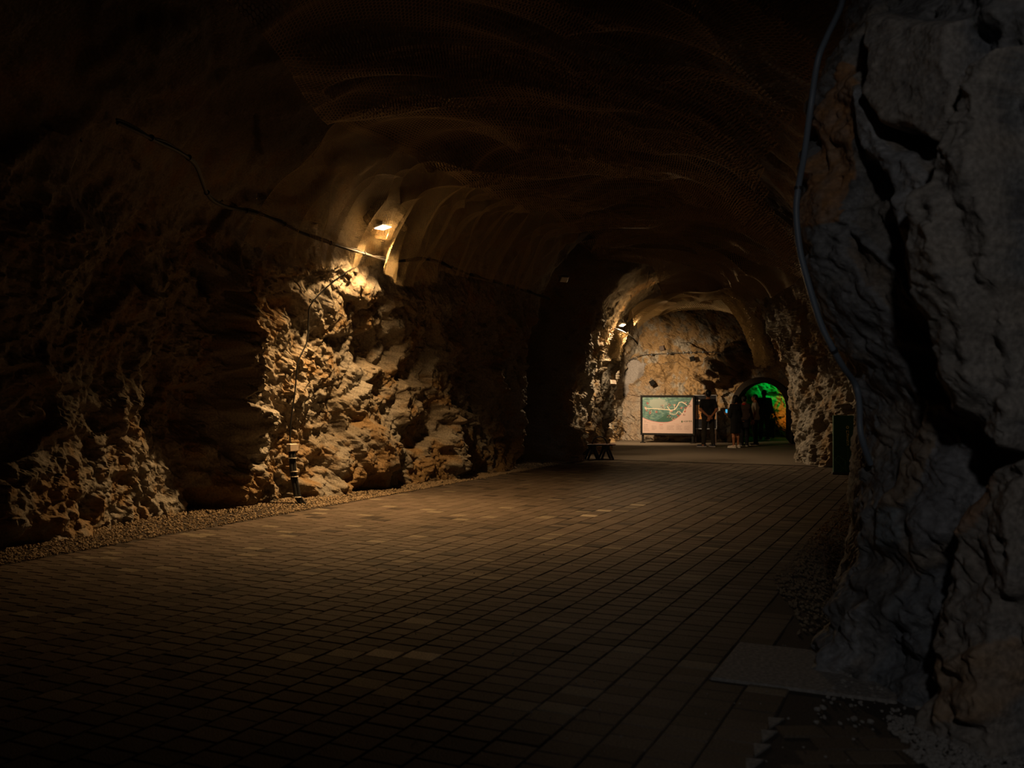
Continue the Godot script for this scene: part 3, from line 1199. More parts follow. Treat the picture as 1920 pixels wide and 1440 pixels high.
# ---------- cables and pipes ----------
func build_wires() -> void:
	var path := PackedVector3Array()
	var centre := func(p: Vector3) -> Vector3:
		var q := to_uv(p)
		return (uv(q.x, (curve(c_left, q.x) + curve(c_right, q.x)) * 0.5, p.y - 0.3) - p).normalized()
	for q in [[185, 232], [250, 262], [330, 305], [372, 378], [470, 405], [540, 437], [600, 458], [640, 470], [700, 487], [742, 488], [785, 487], [860, 515], [950, 540], [1010, 560]]:
		var p := hit(q[0], q[1])
		path.append(p + centre.call(p) * 0.24)
	var st := st_new()
	path = smooth_path(path)
	tube(st, path, 0.020, 8)
	var second := PackedVector3Array()
	for i in path.size():
		second.append(path[i] + Vector3(0, 0.022 + 0.012 * sin(i * 0.5), 0.02 * cos(i * 0.5)))
	tube(st, second, 0.012, 6)
	var w := obj("power_cable", done(st), M.cable)
	tag(w, "thick black cable bundle strung along the left wall past the lamp", "cable")
	for i in range(10, path.size() - 10, 14):
		var ts := st_new()
		var d := (path[i + 1] - path[i]).normalized()
		tube(ts, PackedVector3Array([path[i] - d * 0.006 + Vector3(0, 0.008, 0), path[i] + d * 0.006 + Vector3(0, 0.008, 0)]), 0.034, 10)
		obj("cable_tie", done(ts), M.black, w)
	# the drop to the box by the gravel
	path = PackedVector3Array()
	for q in [[640, 500, 0.25], [625, 512, 0.2], [600, 540, 0.1], [577, 572, 0.05], [572, 600, 0.06], [565, 640, 0.1], [548, 680, 0.1], [543, 730, 0.1], [535, 790, 0.1], [531, 836, 0.12]]:
		var p := hit(q[0], q[1])
		path.append(p + centre.call(p) * q[2])
	st = st_new()
	var drop := smooth_path(path)
	tube(st, drop, 0.011, 7)
	tag(obj("drop_cable", done(st), M.cable), "thin black cable running down the lit rock to the grey box", "cable")
	var foot: Vector3 = path[path.size() - 1]
	var right := uv(0.75, 0.25).normalized()
	var front := Vector3(-right.z, 0, right.x)
	var b := Basis(right, Vector3.UP, front)
	var jb := thing("junction_box", "small grey square junction box on the rock above the black pipes", "junction box", foot)
	obj("body", box(Vector3(0.13, 0.11, 0.10), Vector3(0.035, -0.01, 0.03), 0.01, b), M.plastic, jb)
	obj("lid", box(Vector3(0.118, 0.098, 0.012), b * Vector3(0.035, -0.01, 0.085), 0.004, b), M.plastic, jb)
	var cp := thing("cable_pipes", "pair of black conduit pipes strapped together below the grey box", "pipe", Vector3(foot.x, 0, foot.z))
	for e in [[-0.022, 0.30], [0.030, 0.40]]:
		st = st_new()
		var top := foot.y - 0.05
		var pp := PackedVector3Array()
		for q in [[e[0], top], [e[0] - 0.01, top * 0.6], [e[0] + 0.015, top * 0.32], [e[0] + 0.03, 0.14], [e[1] * 0.25 + e[0] * 0.5, 0.05], [e[1] * (0.45 if e[0] > 0 else 0.22), -0.02]]:
			pp.append(right * q[0] + front * (0.05 + 0.12 * (1.0 - q[1] / top)) + Vector3.UP * q[1])
		tube(st, smooth_path(pp, 0.03), 0.029, 10)
		obj("pipe", done(st), M.cable, cp)
	for h in [0.86, 0.62, 0.53, 0.16]:
		var top := foot.y - 0.05
		st = st_new()
		var at: Vector3 = front * (0.05 + 0.12 * (1.0 - h)) + Vector3.UP * (top * h) + right * (0.004 if h > 0.3 else 0.02)
		tube(st, PackedVector3Array([at - Vector3(0, 0.005, 0), at + Vector3(0, 0.005, 0)]), 0.062, 12)
		obj("cable_tie", done(st), M.tie, cp)
	# grey hose on the near rock
	var hose := PackedVector3Array()
	for q in [[1582, -40, 5.5], [1577, 10, 5.5], [1550, 70, 5.5], [1533, 115, 5.5], [1520, 200, 5.58], [1508, 290, 5.5], [1497, 350, 5.4], [1493, 400, 5.4], [1500, 470, 5.4], [1518, 540, 5.4], [1540, 610, 5.4], [1562, 655, 5.4], [1582, 690, 5.45], [1604, 722, 5.55], [1611, 760, 5.5], [1612, 800, 5.45], [1618, 830, 5.45], [1632, 870, 5.5]]:
		hose.append(at_depth(q[0], q[1], q[2]))
	st = st_new()
	tube(st, smooth_path(hose, 0.04), 0.019, 10)
	var hz := obj("conduit_hose", done(st), M.grey_pipe)
	tag(hz, "pale grey flexible conduit hanging along the left edge of the near rock", "hose")
	for i in [6, 11]:
		st = st_new()
		tube(st, PackedVector3Array([hose[i], hose[i] + (hose[i + 1] - hose[i]).normalized() * 0.02]), 0.024, 10)
		obj("clip", done(st), M.black, hz)
	# thin wire with knots across the far wall, and the black plates on it
	st = st_new()
	path = PackedVector3Array()
	for q in [[1178, 676], [1205, 666], [1250, 663], [1290, 661], [1330, 660], [1370, 664]]:
		path.append(back_point(q[0], q[1], 0.42))
	tube(st, smooth_path(path, 0.2), 0.012, 6)
	w = obj("wall_wire", done(st), M.cable)
	tag(w, "thin dark wire strung across the far rock wall above the map board", "cable")
	for q in [[1222, 665], [1252, 663], [1282, 661], [1296, 661], [1318, 660]]:
		st = st_new()
		bevel_box(st, Vector3(0.07, 0.09, 0.06), Transform3D(back_basis, back_point(q[0], q[1], 0.42)), 0.015)
		obj("clip", done(st), M.black, w)
	for q in [[1223, 718, 0.18, 0.5, "small black square plate just above the map board's left half"], [1298, 673, 0.16, 0.2, "small black square plate under the wire on the far wall"], [1241, 653, 0.17, 0.2, "dim brown square plate above the wire on the far wall"]]:
		st = st_new()
		bevel_box(st, Vector3(q[2], q[2], 0.05), Transform3D(back_basis * Basis(Vector3(0, 0, 1), q[3]), back_point(q[0], q[1], 0.35)), 0.008)
		tag(obj("wall_plate", done(st), M.matt_black if q[1] != 653 else M.brown), q[4], "plate", "square plates on the far wall")


# ---------- lamps ----------
func flood(called: String, label: String, at: Vector3, aim: Vector3, size: Vector2, glow: Color, bright: float, along := Vector3.ZERO) -> Node3D:
	var t := thing(called, label, "lamp", at)
	var z := aim.normalized()
	var x := Vector3.UP.cross(z).normalized() if absf(z.y) < 0.98 else Vector3.RIGHT
	if along != Vector3.ZERO:
		x = (along - z * along.dot(z)).normalized()
	var b := Basis(x, z.cross(x), z)
	var st := st_new()
	bevel_box(st, Vector3(size.x + 0.03, size.y + 0.03, 0.045), Transform3D(b, -z * 0.03), 0.008)
	for i in 5:
		bevel_box(st, Vector3(0.008, size.y * 0.8, 0.03), Transform3D(b, -z * 0.065 + x * (i - 2) * size.x * 0.17), 0.002)
	obj("housing", done(st), M.metal, t)
	var m := StandardMaterial3D.new()
	m.albedo_color = Color(0.9, 0.9, 0.9)
	m.emission_enabled = true
	m.emission = glow
	m.emission_energy_multiplier = bright
	obj("led_panel", box(Vector3(size.x, size.y, 0.012), z * 0.0, 0.003, b), m, t)
	st = st_new()
	for s in [-1.0, 1.0]:
		tube(st, PackedVector3Array([b * Vector3(s * (size.x * 0.5 + 0.02), 0, -0.03), b * Vector3(s * (size.x * 0.5 + 0.02), 0.02, -0.16), b * Vector3(0, 0.02, -0.16)]), 0.008, 6)
	obj("bracket", done(st), M.metal, t)
	return t


func spot(called: String, parent: Node3D, aim: Vector3, energy: float, colour: Color, angle: float, soft: float, size: float) -> SpotLight3D:
	var l := SpotLight3D.new()
	l.name = called
	parent.add_child(l, true)
	var up := Vector3.UP if absf(aim.normalized().y) < 0.98 else Vector3.RIGHT
	l.basis = Basis.looking_at(aim, up)
	l.position = aim.normalized() * 0.03
	l.light_energy = energy
	l.light_color = colour
	l.spot_angle = angle
	l.spot_angle_attenuation = soft
	l.spot_range = 45.0
	l.spot_attenuation = 2.0
	l.light_size = size
	l.shadow_enabled = true
	return l


const FAR_WARM := Color(1.0, 0.85, 0.66)
const WARM := Color(1.0, 0.79, 0.53)


func panel_light(called: String, parent: Node3D, aim: Vector3, energy: float, colour: Color, size: Vector2) -> AreaLight3D:
	var l := AreaLight3D.new()
	l.name = called
	parent.add_child(l, true)
	var up := Vector3.UP if absf(aim.normalized().y) < 0.98 else Vector3.RIGHT
	l.basis = Basis.looking_at(aim, up)
	l.position = aim.normalized() * 0.02
	l.light_energy = energy
	l.light_color = colour
	l.area_size = size
	l.area_range = 45.0
	l.area_attenuation = 2.0
	l.shadow_enabled = true
	return l


func build_lamps() -> void:
	var p := hit(718, 427)
	p += uv(-0.15, 0.55)
	var off := at_depth(718, 427, -p.z)
	p = off
	var down := Vector3(0.02, -1.0, 0.06).normalized()
	var t := flood("flood_lamp", "bright rectangular flood lamp under the rock knob high on the left wall", p, down, Vector2(0.22, 0.16), Color(1, 0.93, 0.85), 6.0, Vector3(0.64, 0, 0.77))
	spot("light", t, Vector3(0.0, -1.0, -0.04).normalized(), 36.0, WARM, 62.0, 0.5, 0.09)
	spot("light", t, Vector3(-0.06, -1.0, 0.40).normalized(), 20.0, WARM, 49.0, 0.6, 0.09)
	var haze := OmniLight3D.new()      # what the lens lets out sideways
	haze.name = "side_light"
	haze.position = Vector3(0.13, -0.05, 0.14)
	haze.light_energy = 0.11
	haze.light_color = WARM
	haze.omni_range = 45.0
	haze.omni_attenuation = 2.0
	haze.light_size = 0.05
	haze.shadow_enabled = true
	t.add_child(haze)
	p = at_depth(1167, 610, 23.4)
	var aim := (uv(-0.15, 0.45) + Vector3(0, -0.9, 0)).normalized()
	t = flood("flood_lamp", "small bright lamp under the netting left of the portal", p, aim, Vector2(0.16, 0.10), Color(1, 0.9, 0.75), 6.0)
	panel_light("light", t, aim, 17.0, FAR_WARM, Vector2(0.16, 0.1))
	t.add_child(haze.duplicate())
	var glow: OmniLight3D = t.get_child(t.get_child_count() - 1)
	glow.position = Vector3(0.12, -0.08, 0.1)
	glow.light_energy = 0.42
	p = at_depth(1146, 655, 27.8)
	aim = back_point(1215, 790) - p
	t = flood("flood_lamp", "flood lamp hidden behind the left portal pillar, lighting the far wall", p, aim, Vector2(0.2, 0.14), Color(1, 0.9, 0.75), 4.0)
	spot("light", t, aim, 44.0, FAR_WARM, 46.0, 0.9, 0.08)
	var path := PackedVector3Array()
	for q in [[1060, 610], [1100, 617], [1130, 619], [1150, 616], [1168, 622], [1184, 632], [1196, 645]]:
		path.append(at_depth(q[0], q[1], 23.3))
	var stc := st_new()
	tube(stc, smooth_path(path), 0.02, 8)
	tag(obj("power_cable", done(stc), M.cable), "black cable looped under the small lamp left of the portal", "cable")
	# a lamp that is switched off
	p = hit(1036, 527)
	t = flood("flood_lamp", "unlit pale lamp fitting high on the dark wall left of the portal", p + uv(-0.1, 0.3), uv(-0.4, 0.5, -0.6), Vector2(0.16, 0.12), Color.BLACK, 0.0)
	# the grotto
	p = arch_at - back_basis.z * 2.7 - back_basis.x * 1.15 + Vector3(0, 0.9, 0)
	aim = -back_basis.z * 0.8 + back_basis.x * 0.9 + Vector3(0, 1.25, 0)
	t = flood("grotto_lamp", "green flood lamp inside the grotto behind the collar", p, aim, Vector2(0.14, 0.1), Color(0, 1, 0.25), 2.0)
	spot("light", t, aim, 6.5, Color(0.02, 1.0, 0.32), 52.0, 0.8, 0.06)
	p = arch_at - back_basis.z * 3.3 + back_basis.x * 1.05 + Vector3(0, 0.2, 0)
	aim = -back_basis.z * 1.1 - back_basis.x * 0.75 + Vector3(0, 0.62, 0)
	t = flood("grotto_lamp", "amber lamp low on the right inside the grotto", p, aim, Vector2(0.12, 0.08), Color(1, 0.6, 0.15), 2.0)
	spot("light", t, aim, 4.5, Color(1.0, 0.62, 0.2), 26.0, 0.7, 0.05)
	# an added lamp behind the viewer brightens the near rock, in place of daylight
	p = Vector3(0.1, 4.0, 2.0)
	aim = Vector3(2.2, 1.45, -4.8) - p
	t = flood("flood_lamp", "added cold lamp behind the viewer, standing in for entrance light on the near rock", p, aim, Vector2(0.25, 0.18), Color(0.8, 0.9, 1), 1.0)
	spot("light", t, aim, 3.4, Color(1.0, 0.98, 0.96), 23.0, 0.6, 0.15)


# ---------- boards ----------
func board_print(w: int, h: int) -> ImageTexture:
	# the printed map: grey-green land, pink margin, pale paths, red and white sights, lines of small print
	var im := Image.create(w, h, false, Image.FORMAT_RGB8)
	var r := RandomNumberGenerator.new()
	r.seed = 31
	var n := FastNoiseLite.new()
	n.frequency = 0.01
	n.seed = 2
	var k := w / 1130.0
	for y in h:
		for x in w:
			var p := Vector2(x, y) / k
			var edge := 590.0 - 110.0 * pow(absf(p.x - 480.0) / 480.0, 2.2) * (1.0 if p.x < 480 else 2.7)
			var c := Color(0.30, 0.43, 0.42)
			var hill := n.get_noise_2d(p.x, p.y * 1.6)
			if hill > 0.22: c = Color(0.40, 0.50, 0.45)
			if hill < -0.2: c = Color(0.25, 0.36, 0.33)
			if p.y > 380 and p.y < 570 and absf(p.x - 560.0) < (p.y - 380.0) * 1.5: c = Color(0.21, 0.34, 0.30)
			if Vector2((p.x - 350.0) / 260.0, (p.y - 150.0) / 150.0).length() + 0.4 * hill < 0.8: c = Color(0.50, 0.54, 0.51)  # lamp glare on the board, painted in as a pale blob
			if p.y > edge - 14.0: c = Color(0.66, 0.45, 0.45)
			if p.y > edge: c = Color(0.72, 0.63, 0.60)
			im.set_pixel(x, y, c)
	var line := func(pts: Array, wd: float, c: Color) -> void:
		for i in pts.size() - 1:
			var a := Vector2(pts[i][0], pts[i][1])
			var b := Vector2(pts[i + 1][0], pts[i + 1][1])
			var m := int(a.distance_to(b) / 3.0) + 1
			for j in m + 1:
				var q := a.lerp(b, float(j) / m) * k
				im.fill_rect(Rect2i(int(q.x - wd * k * 0.5), int(q.y - wd * k * 0.5), maxi(int(wd * k), 1), maxi(int(wd * k), 1)), c)
	var path := Color(0.80, 0.74, 0.66)
	line.call([[60, 265], [200, 265], [330, 270], [560, 290], [640, 300], [730, 285], [790, 200], [830, 120], [890, 112], [960, 150], [1000, 185]], 15, path)
	line.call([[630, 300], [620, 380], [700, 400], [760, 390], [800, 330], [840, 335], [900, 390], [940, 300], [960, 250]], 12, path)
	line.call([[560, 220], [620, 290]], 12, path)
	line.call([[720, 180], [725, 290]], 12, path)
	for q in [[110, 140, 34], [70, 230, 30], [90, 300, 26], [180, 330, 40], [170, 380, 30], [310, 340, 34], [450, 220, 60], [600, 180, 44], [720, 170, 26], [650, 320, 26], [590, 440, 50], [690, 490, 40], [800, 420, 36], [960, 110, 30], [870, 240, 30], [960, 240, 30], [1050, 190, 44], [950, 320, 24], [930, 400, 22]]:
		var base: Color = [Color(0.72, 0.62, 0.55), Color(0.52, 0.20, 0.18), Color(0.24, 0.20, 0.22)][r.randi() % 3] if q[0] != 450 and q[0] != 1050 else Color(0.22, 0.19, 0.18)
		for i in 26:
			var a := r.randf() * TAU
			var d: float = q[2] * sqrt(r.randf())
			var s := r.randf_range(6, 17)
			var c: Color = base if i < 14 else [Color(0.82, 0.74, 0.68), Color(0.62, 0.16, 0.15), Color(0.20, 0.24, 0.28), Color(0.70, 0.40, 0.25)][r.randi() % 4]
			im.fill_rect(Rect2i(int((q[0] + cos(a) * d) * k), int((q[1] + sin(a) * d * 0.8) * k), maxi(int(s * k), 1), maxi(int(s * 0.8 * k), 1)), c)
	var ink := Color(0.25, 0.2, 0.19)
	for q in [[30, 545, 55, 18, ink], [30, 580, 140, 9, ink], [30, 632, 80, 16, Color(0.15, 0.16, 0.3)], [385, 632, 75, 16, Color(0.6, 0.12, 0.14)], [760, 630, 60, 8, Color(0.6, 0.25, 0.2)]]:
		small_print(im, r, q[0] * k, q[1] * k, q[2] * k, q[3] * k, q[4])
	for q in [[30, 665, 6, 150], [210, 660, 5, 130], [380, 665, 4, 130], [550, 655, 5, 170], [760, 655, 5, 140], [940, 655, 5, 150]]:
		for i in q[2]:
			small_print(im, r, q[0] * k, (q[1] + i * 22) * k, r.randf_range(0.55, 1.0) * q[3] * k, 9 * k, ink)
	line.call([[30, 612], [1090, 612]], 3, Color(0.6, 0.45, 0.42))
	# the green drop mark beside its lettering
	for y in range(-30, 24):
		for x in range(-18, 19):
			var rad := 16.0 if y > 0 else 16.0 * (1.0 + y / 32.0)
			if absf(x) < rad * sqrt(maxf(0.0, 1.0 - pow(maxf(y, 0) / 24.0, 2.0))):
				im.set_pixel(clampi(int((890 + x) * k), 0, w - 1), clampi(int((560 + y) * k), 0, h - 1), Color(0.07, 0.25, 0.13))
	small_print(im, r, 925 * k, 535 * k, 160 * k, 40 * k, Color(0.22, 0.27, 0.23))
	for y in h:
		for x in w:
			im.set_pixel(x, y, im.get_pixel(x, y) * 0.84)
	return ImageTexture.create_from_image(im)


func small_print(im: Image, r: RandomNumberGenerator, x: float, y: float, w: float, h: float, c: Color) -> void:
	var px := x
	while px < x + w:
		var cw := maxf(h * 0.85, 2.0)
		for s in 4:
			if r.randf() < 0.5:
				im.fill_rect(Rect2i(int(px), int(y + r.randf() * h * 0.8), maxi(int(cw * 0.8), 1), maxi(int(h * 0.2), 1)), c)
			else:
				im.fill_rect(Rect2i(int(px + r.randf() * cw * 0.7), int(y), maxi(int(cw * 0.2), 1), maxi(int(h), 1)), c)
		px += cw * (1.15 if r.randf() < 0.85 else 1.7)


func panel_print(w: int, h: int) -> ImageTexture:
	var im := Image.create(w, h, false, Image.FORMAT_RGB8)
	im.fill(Color(0.035, 0.035, 0.06))
	var r := RandomNumberGenerator.new()
	r.seed = 8
	for y in range(int(h * 0.29), int(h * 0.72)):
		for x in w:
			var q := n_tint2.get_noise_2d(x * 0.02, y * 0.02)
			im.set_pixel(x, y, Color(0.52, 0.36, 0.20).lerp(Color(0.72, 0.52, 0.32), q + 0.5))
	for b in 9:      # the bare tree of the picture
		var x := w * 0.14
		var y := h * 0.72
		var dx := r.randf_range(-0.5, 0.9)
		for i in int(h * 0.4):
			y -= 1.0
			x += dx * (0.3 if i < h * 0.12 else 1.0) + 0.6 * sin(i * 0.11 + b)
			if y > h * 0.29 and x > 0 and x < w - 4:
				im.fill_rect(Rect2i(int(x), int(y), 4 if i < h * 0.15 else 2, 1), Color(0.14, 0.08, 0.05))
	small_print(im, r, w * 0.06, h * 0.125, w * 0.42, h * 0.045, Color(0.85, 0.82, 0.78))
	small_print(im, r, w * 0.31, h * 0.195, w * 0.06, h * 0.03, Color(0.7, 0.7, 0.7))
	small_print(im, r, w * 0.33, h * 0.80, w * 0.06, h * 0.035, Color(0.9, 0.9, 0.9))
	small_print(im, r, w * 0.16, h * 0.905, w * 0.18, h * 0.012, Color(0.3, 0.3, 0.35))
	return ImageTexture.create_from_image(im)


func printed_face(size: Vector2, tex: Texture2D, rough: float) -> Array:
	var m := StandardMaterial3D.new()
	m.albedo_texture = tex
	m.roughness = rough
	var st := st_new()
	var x := size.x * 0.5
	var y := size.y * 0.5
	var v := [Vector3(-x, y, 0), Vector3(x, y, 0), Vector3(x, -y, 0), Vector3(-x, -y, 0)]
	var t := [Vector2(0, 0), Vector2(1, 0), Vector2(1, 1), Vector2(0, 1)]
	for i in [0, 1, 2, 0, 2, 3]:
		st.set_uv(t[i])
		st.add_vertex(v[i])
	for i in 4:   # the edge of the sheet
		var a: Vector3 = v[i]
		var b: Vector3 = v[(i + 1) % 4]
		var d := Vector3(0, 0, -0.006)
		st.set_uv(Vector2(0.5, 0.99))
		quad(st, a, a + d, b + d, b)
	return [done(st), m]


func build_signs() -> void:
	# the map board and the dark panel stand in front of the far wall
	var yaw := atan2(back_basis.z.x, back_basis.z.z)
	var d := 30.4
	var a := at_depth(1203, 778, d)
	var w := 97.0 * d / FOCAL / cos(yaw) * 0.99
	var top := at_depth(1250, 741, d).y
	var low := at_depth(1250, 816, d).y
	var mid := at_depth(1251.5, 778, d)
	var b := Basis(Vector3.UP, yaw * 0.6)
	w = 97.0 * d / FOCAL / cos(yaw * 0.6)
	var t := thing("map_board", "large framed visitor map board with green map, left of the standing man", "sign board", Vector3(mid.x, 0, mid.z), yaw * 0.6)
	var fh := top - low
	var bar := 0.065
	for e in [[Vector3(w, bar, 0.08), Vector3(0, top - bar * 0.5, 0)], [Vector3(w, bar, 0.08), Vector3(0, low + bar * 0.5, 0)], [Vector3(bar, fh - 2 * bar, 0.08), Vector3(-w * 0.5 + bar * 0.5, (top + low) * 0.5, 0)], [Vector3(bar, fh - 2 * bar, 0.08), Vector3(w * 0.5 - bar * 0.5, (top + low) * 0.5, 0)]]:
		obj("frame", box(e[0], e[1], 0.008), M.matt_black, t)
	obj("back_plate", box(Vector3(w - 0.02, fh - 0.02, 0.03), Vector3(0, (top + low) * 0.5, -0.04), 0.005), M.matt_black, t)
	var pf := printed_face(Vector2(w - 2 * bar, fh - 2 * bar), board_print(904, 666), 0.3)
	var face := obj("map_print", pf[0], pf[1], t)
	face.position = Vector3(0, (top + low) * 0.5, 0.012)
	for s in [-1.0, 1.0]:
		obj("post", box(Vector3(0.07, low + 0.05, 0.06), Vector3(s * (w * 0.5 - 0.07), low * 0.5, -0.03), 0.008), M.matt_black, t)
		obj("foot_plate", box(Vector3(0.16, 0.03, 0.22), Vector3(s * (w * 0.5 - 0.07), 0.025, -0.03), 0.006), M.matt_black, t)
	# dark panel with a thin pale rim
	d = 30.2
	mid = at_depth(1323, 773, d)
	top = at_depth(1322, 741, d).y
	low = at_depth(1322, 804, d).y
	w = 40.0 * d / FOCAL
	fh = top - low
	t = thing("info_panel", "dark information panel with a tree picture, half hidden behind the standing man", "sign board", Vector3(mid.x, 0, mid.z), yaw * 0.4)
	obj("back_plate", box(Vector3(w, fh, 0.03), Vector3(0, (top + low) * 0.5, -0.02), 0.005), M.black, t)
	pf = printed_face(Vector2(w - 0.03, fh - 0.03), panel_print(260, 400), 0.4)
	face = obj("panel_print", pf[0], pf[1], t)
	face.position = Vector3(0, (top + low) * 0.5, 0.004)
	for e in [[Vector3(w, 0.016, 0.02), Vector3(0, top, 0)], [Vector3(w, 0.016, 0.02), Vector3(0, low, 0)], [Vector3(0.016, fh, 0.02), Vector3(-w * 0.5, (top + low) * 0.5, 0)], [Vector3(0.016, fh, 0.02), Vector3(w * 0.5, (top + low) * 0.5, 0)]]:
		obj("rim", box(e[0], e[1], 0.003), M.pale_metal, t)
	for s in [-1.0, 1.0]:
		obj("post", box(Vector3(0.06, low + 0.03, 0.05), Vector3(s * (w * 0.5 - 0.03), low * 0.5, -0.03), 0.008), M.brown, t)
	# green signpost on the right
	d = 18.6
	var foot := at_depth(1581, 880, d)
	foot.y = 0.0
	top = at_depth(1581, 779, d).y
	w = 36.0 * d / FOCAL
	t = thing("sign_pillar", "dark green pillar sign with a vertical line of pale lettering by the right wall", "sign pillar", foot, -0.2)
	obj("body", box(Vector3(w, top, 0.14), Vector3(0, top * 0.5, 0), 0.01), M.green, t)
	obj("plinth", box(Vector3(w + 0.05, 0.05, 0.2), Vector3(0, 0.025, 0), 0.008), M.black, t)
	var st := st_new()
	var ring := PackedVector3Array()
	for i in 17:
		ring.append(Vector3(0.075 + cos(TAU * i / 16) * 0.022, top - 0.235 + sin(TAU * i / 16) * 0.022, 0.073))
	tube(st, ring, 0.006, 5, false)
	obj("ring_mark", done(st), M.lettering, t)
	st = st_new()
	var y := top - 0.32
	var strokes := [[[-1, 1, -1, -1], [-1, 0, 0, 1], [1, 1, 1, -1]], [[-1, 1, 0, 1], [-1, 0, 0, 0], [-1, -1, 1, -1], [1, 1, 1, -0.5], [0.5, 1, 0.5, -0.5]], [[-1, 1, 1, 1], [-1, 0.2, 1, 0.2], [-1, -1, 1, -1], [0, 0.2, 0, -1]], [[-1, 0.8, 0.2, 0.8], [-0.4, 0.8, -1, -0.2], [-0.4, 0.8, 0.2, -0.2], [1, 1, 1, -1], [-1, -1, 0.6, -1]], [[-1, 1, 0, 0.2], [-1, -1, 0, -0.4], [0.8, 1, 0.8, -1], [0.2, 0, 0.8, 0]]]
	for g in strokes:
		for s in g:
			var a0 := Vector3(0.075 + s[0] * 0.02, y + s[1] * 0.024, 0.073)
			var a1 := Vector3(0.075 + s[2] * 0.02, y + s[3] * 0.024, 0.073)
			tube(st, PackedVector3Array([a0, a1]), 0.0045, 4)
		y -= 0.064
	obj("lettering", done(st), M.lettering, t)
	st = st_new()
	for i in 14:
		tube(st, PackedVector3Array([Vector3(0.072, y - 0.02 - i * 0.017, 0.0715), Vector3(0.082, y - 0.02 - i * 0.017, 0.0715)]), 0.003, 4)
	obj("small_lettering", done(st), M.lettering_dim, t)
	st = st_new()
	for s in [[-0.17, 0.30, 0.02, 0.10], [-0.10, 0.38, 0.03, 0.28], [0.03, 0.28, 0.0, 0.13], [0.0, 0.13, -0.08, 0.05], [0.03, 0.28, 0.05, 0.02], [-0.17, 0.30, -0.10, 0.38]]:
		tube(st, PackedVector3Array([Vector3(s[0], s[1], 0.0715), Vector3(s[2], s[3], 0.0715)]), 0.0035, 4)
	obj("line_pattern", done(st), M.lettering_dim, t)
	# pale box on the left pillar
	var p := at_depth(1149, 718, 23.6)
	st = st_new()
	bevel_box(st, Vector3(0.17, 0.14, 0.09), Transform3D(Basis(Vector3.UP, 0.35) * Basis(Vector3(1, 0, 0), -0.55) * Basis(Vector3(0, 0, 1), -0.12), p), 0.012)
	var wb := obj("wall_box", done(st), M.plastic)
	tag(wb, "small pale box fixed to the left portal pillar above the bench", "box")
	# boulder knob beside the lamp
	var s2 := SphereMesh.new()
	s2.radial_segments = 72
	s2.rings = 40
	var arrs := s2.get_mesh_arrays()
	var vs: PackedVector3Array = arrs[Mesh.ARRAY_VERTEX]
	var idx: PackedInt32Array = arrs[Mesh.ARRAY_INDEX]
	st = SurfaceTool.new()
	st.begin(Mesh.PRIMITIVE_TRIANGLES)
	for i in vs.size():
		var q := vs[i] * 2.0 * Vector3(0.21, 0.13, 0.17)
		q += q.normalized() * -(0.9 * rock(q * 1.6 + Vector3(3, 7, 1), 1.0, 1.0))
		st.set_color(Color(0.34, 0.26, 0.15).lerp(Color(0.40, 0.32, 0.21), 0.5 + 0.5 * n_tint2.get_noise_3dv(q * 3.0)))
		st.add_vertex(q)
	for i in idx: st.add_index(i)
	st.generate_normals()
	var kn := obj("rock_knob", st.commit(), M.rock)
	kn.position = at_depth(732, 404, 13.82)
	tag(kn, "lumpy ochre rock knob poking through the net above the bright lamp", "rock", "", "structure")


# ---------- bench ----------
func build_bench() -> void:
	var foot := on_floor(1123, 862)
	var t := thing("bench", "small bench with red-brown seat, black splayed legs and round arm, by the left pillar", "bench", foot, 0.15)
	for i in 4:
		obj("seat_slat", box(Vector3(0.76, 0.03, 0.075), Vector3(0.0, 0.375, -0.135 + i * 0.09), 0.008), M.red_wood, t)
	obj("seat_rail", box(Vector3(0.44, 0.035, 0.03), Vector3(-0.15, 0.372, 0.195), 0.006), M.black, t)
	obj("seat_rail", box(Vector3(0.74, 0.03, 0.03), Vector3(0, 0.345, -0.1), 0.006), M.black, t)
	for z in [-0.12, 0.16]:
		for s in [-1.0, 1.0]:
			for e in [-1.0, 1.0]:
				var a := Vector3(s * 0.17, 0.36, z)
				var b := Vector3(s * 0.17 + e * 0.15, 0.0, z)
				var dir := (b - a)
				var up := -dir.normalized()
				var x := Vector3(0, 0, 1).cross(up).normalized() * -1.0
				obj("leg", box(Vector3(0.05, dir.length(), 0.045), (a + b) * 0.5 + Vector3(0, 0.006, 0), 0.006, Basis(x, up, x.cross(up))), M.black, t)
			obj("leg_bracket", box(Vector3(0.13, 0.12, 0.02), Vector3(s * 0.17, 0.30, z), 0.008), M.black, t)
	var st := st_new()
	var pp := PackedVector3Array()
	for i in 17:
		var an := PI * i / 16.0
		pp.append(Vector3(0.005 - cos(an) * 0.185, 0.385 + sin(an) * 0.185, 0.05))
	tube(st, pp, 0.018, 8)
	obj("arm_hoop", done(st), M.black, t)


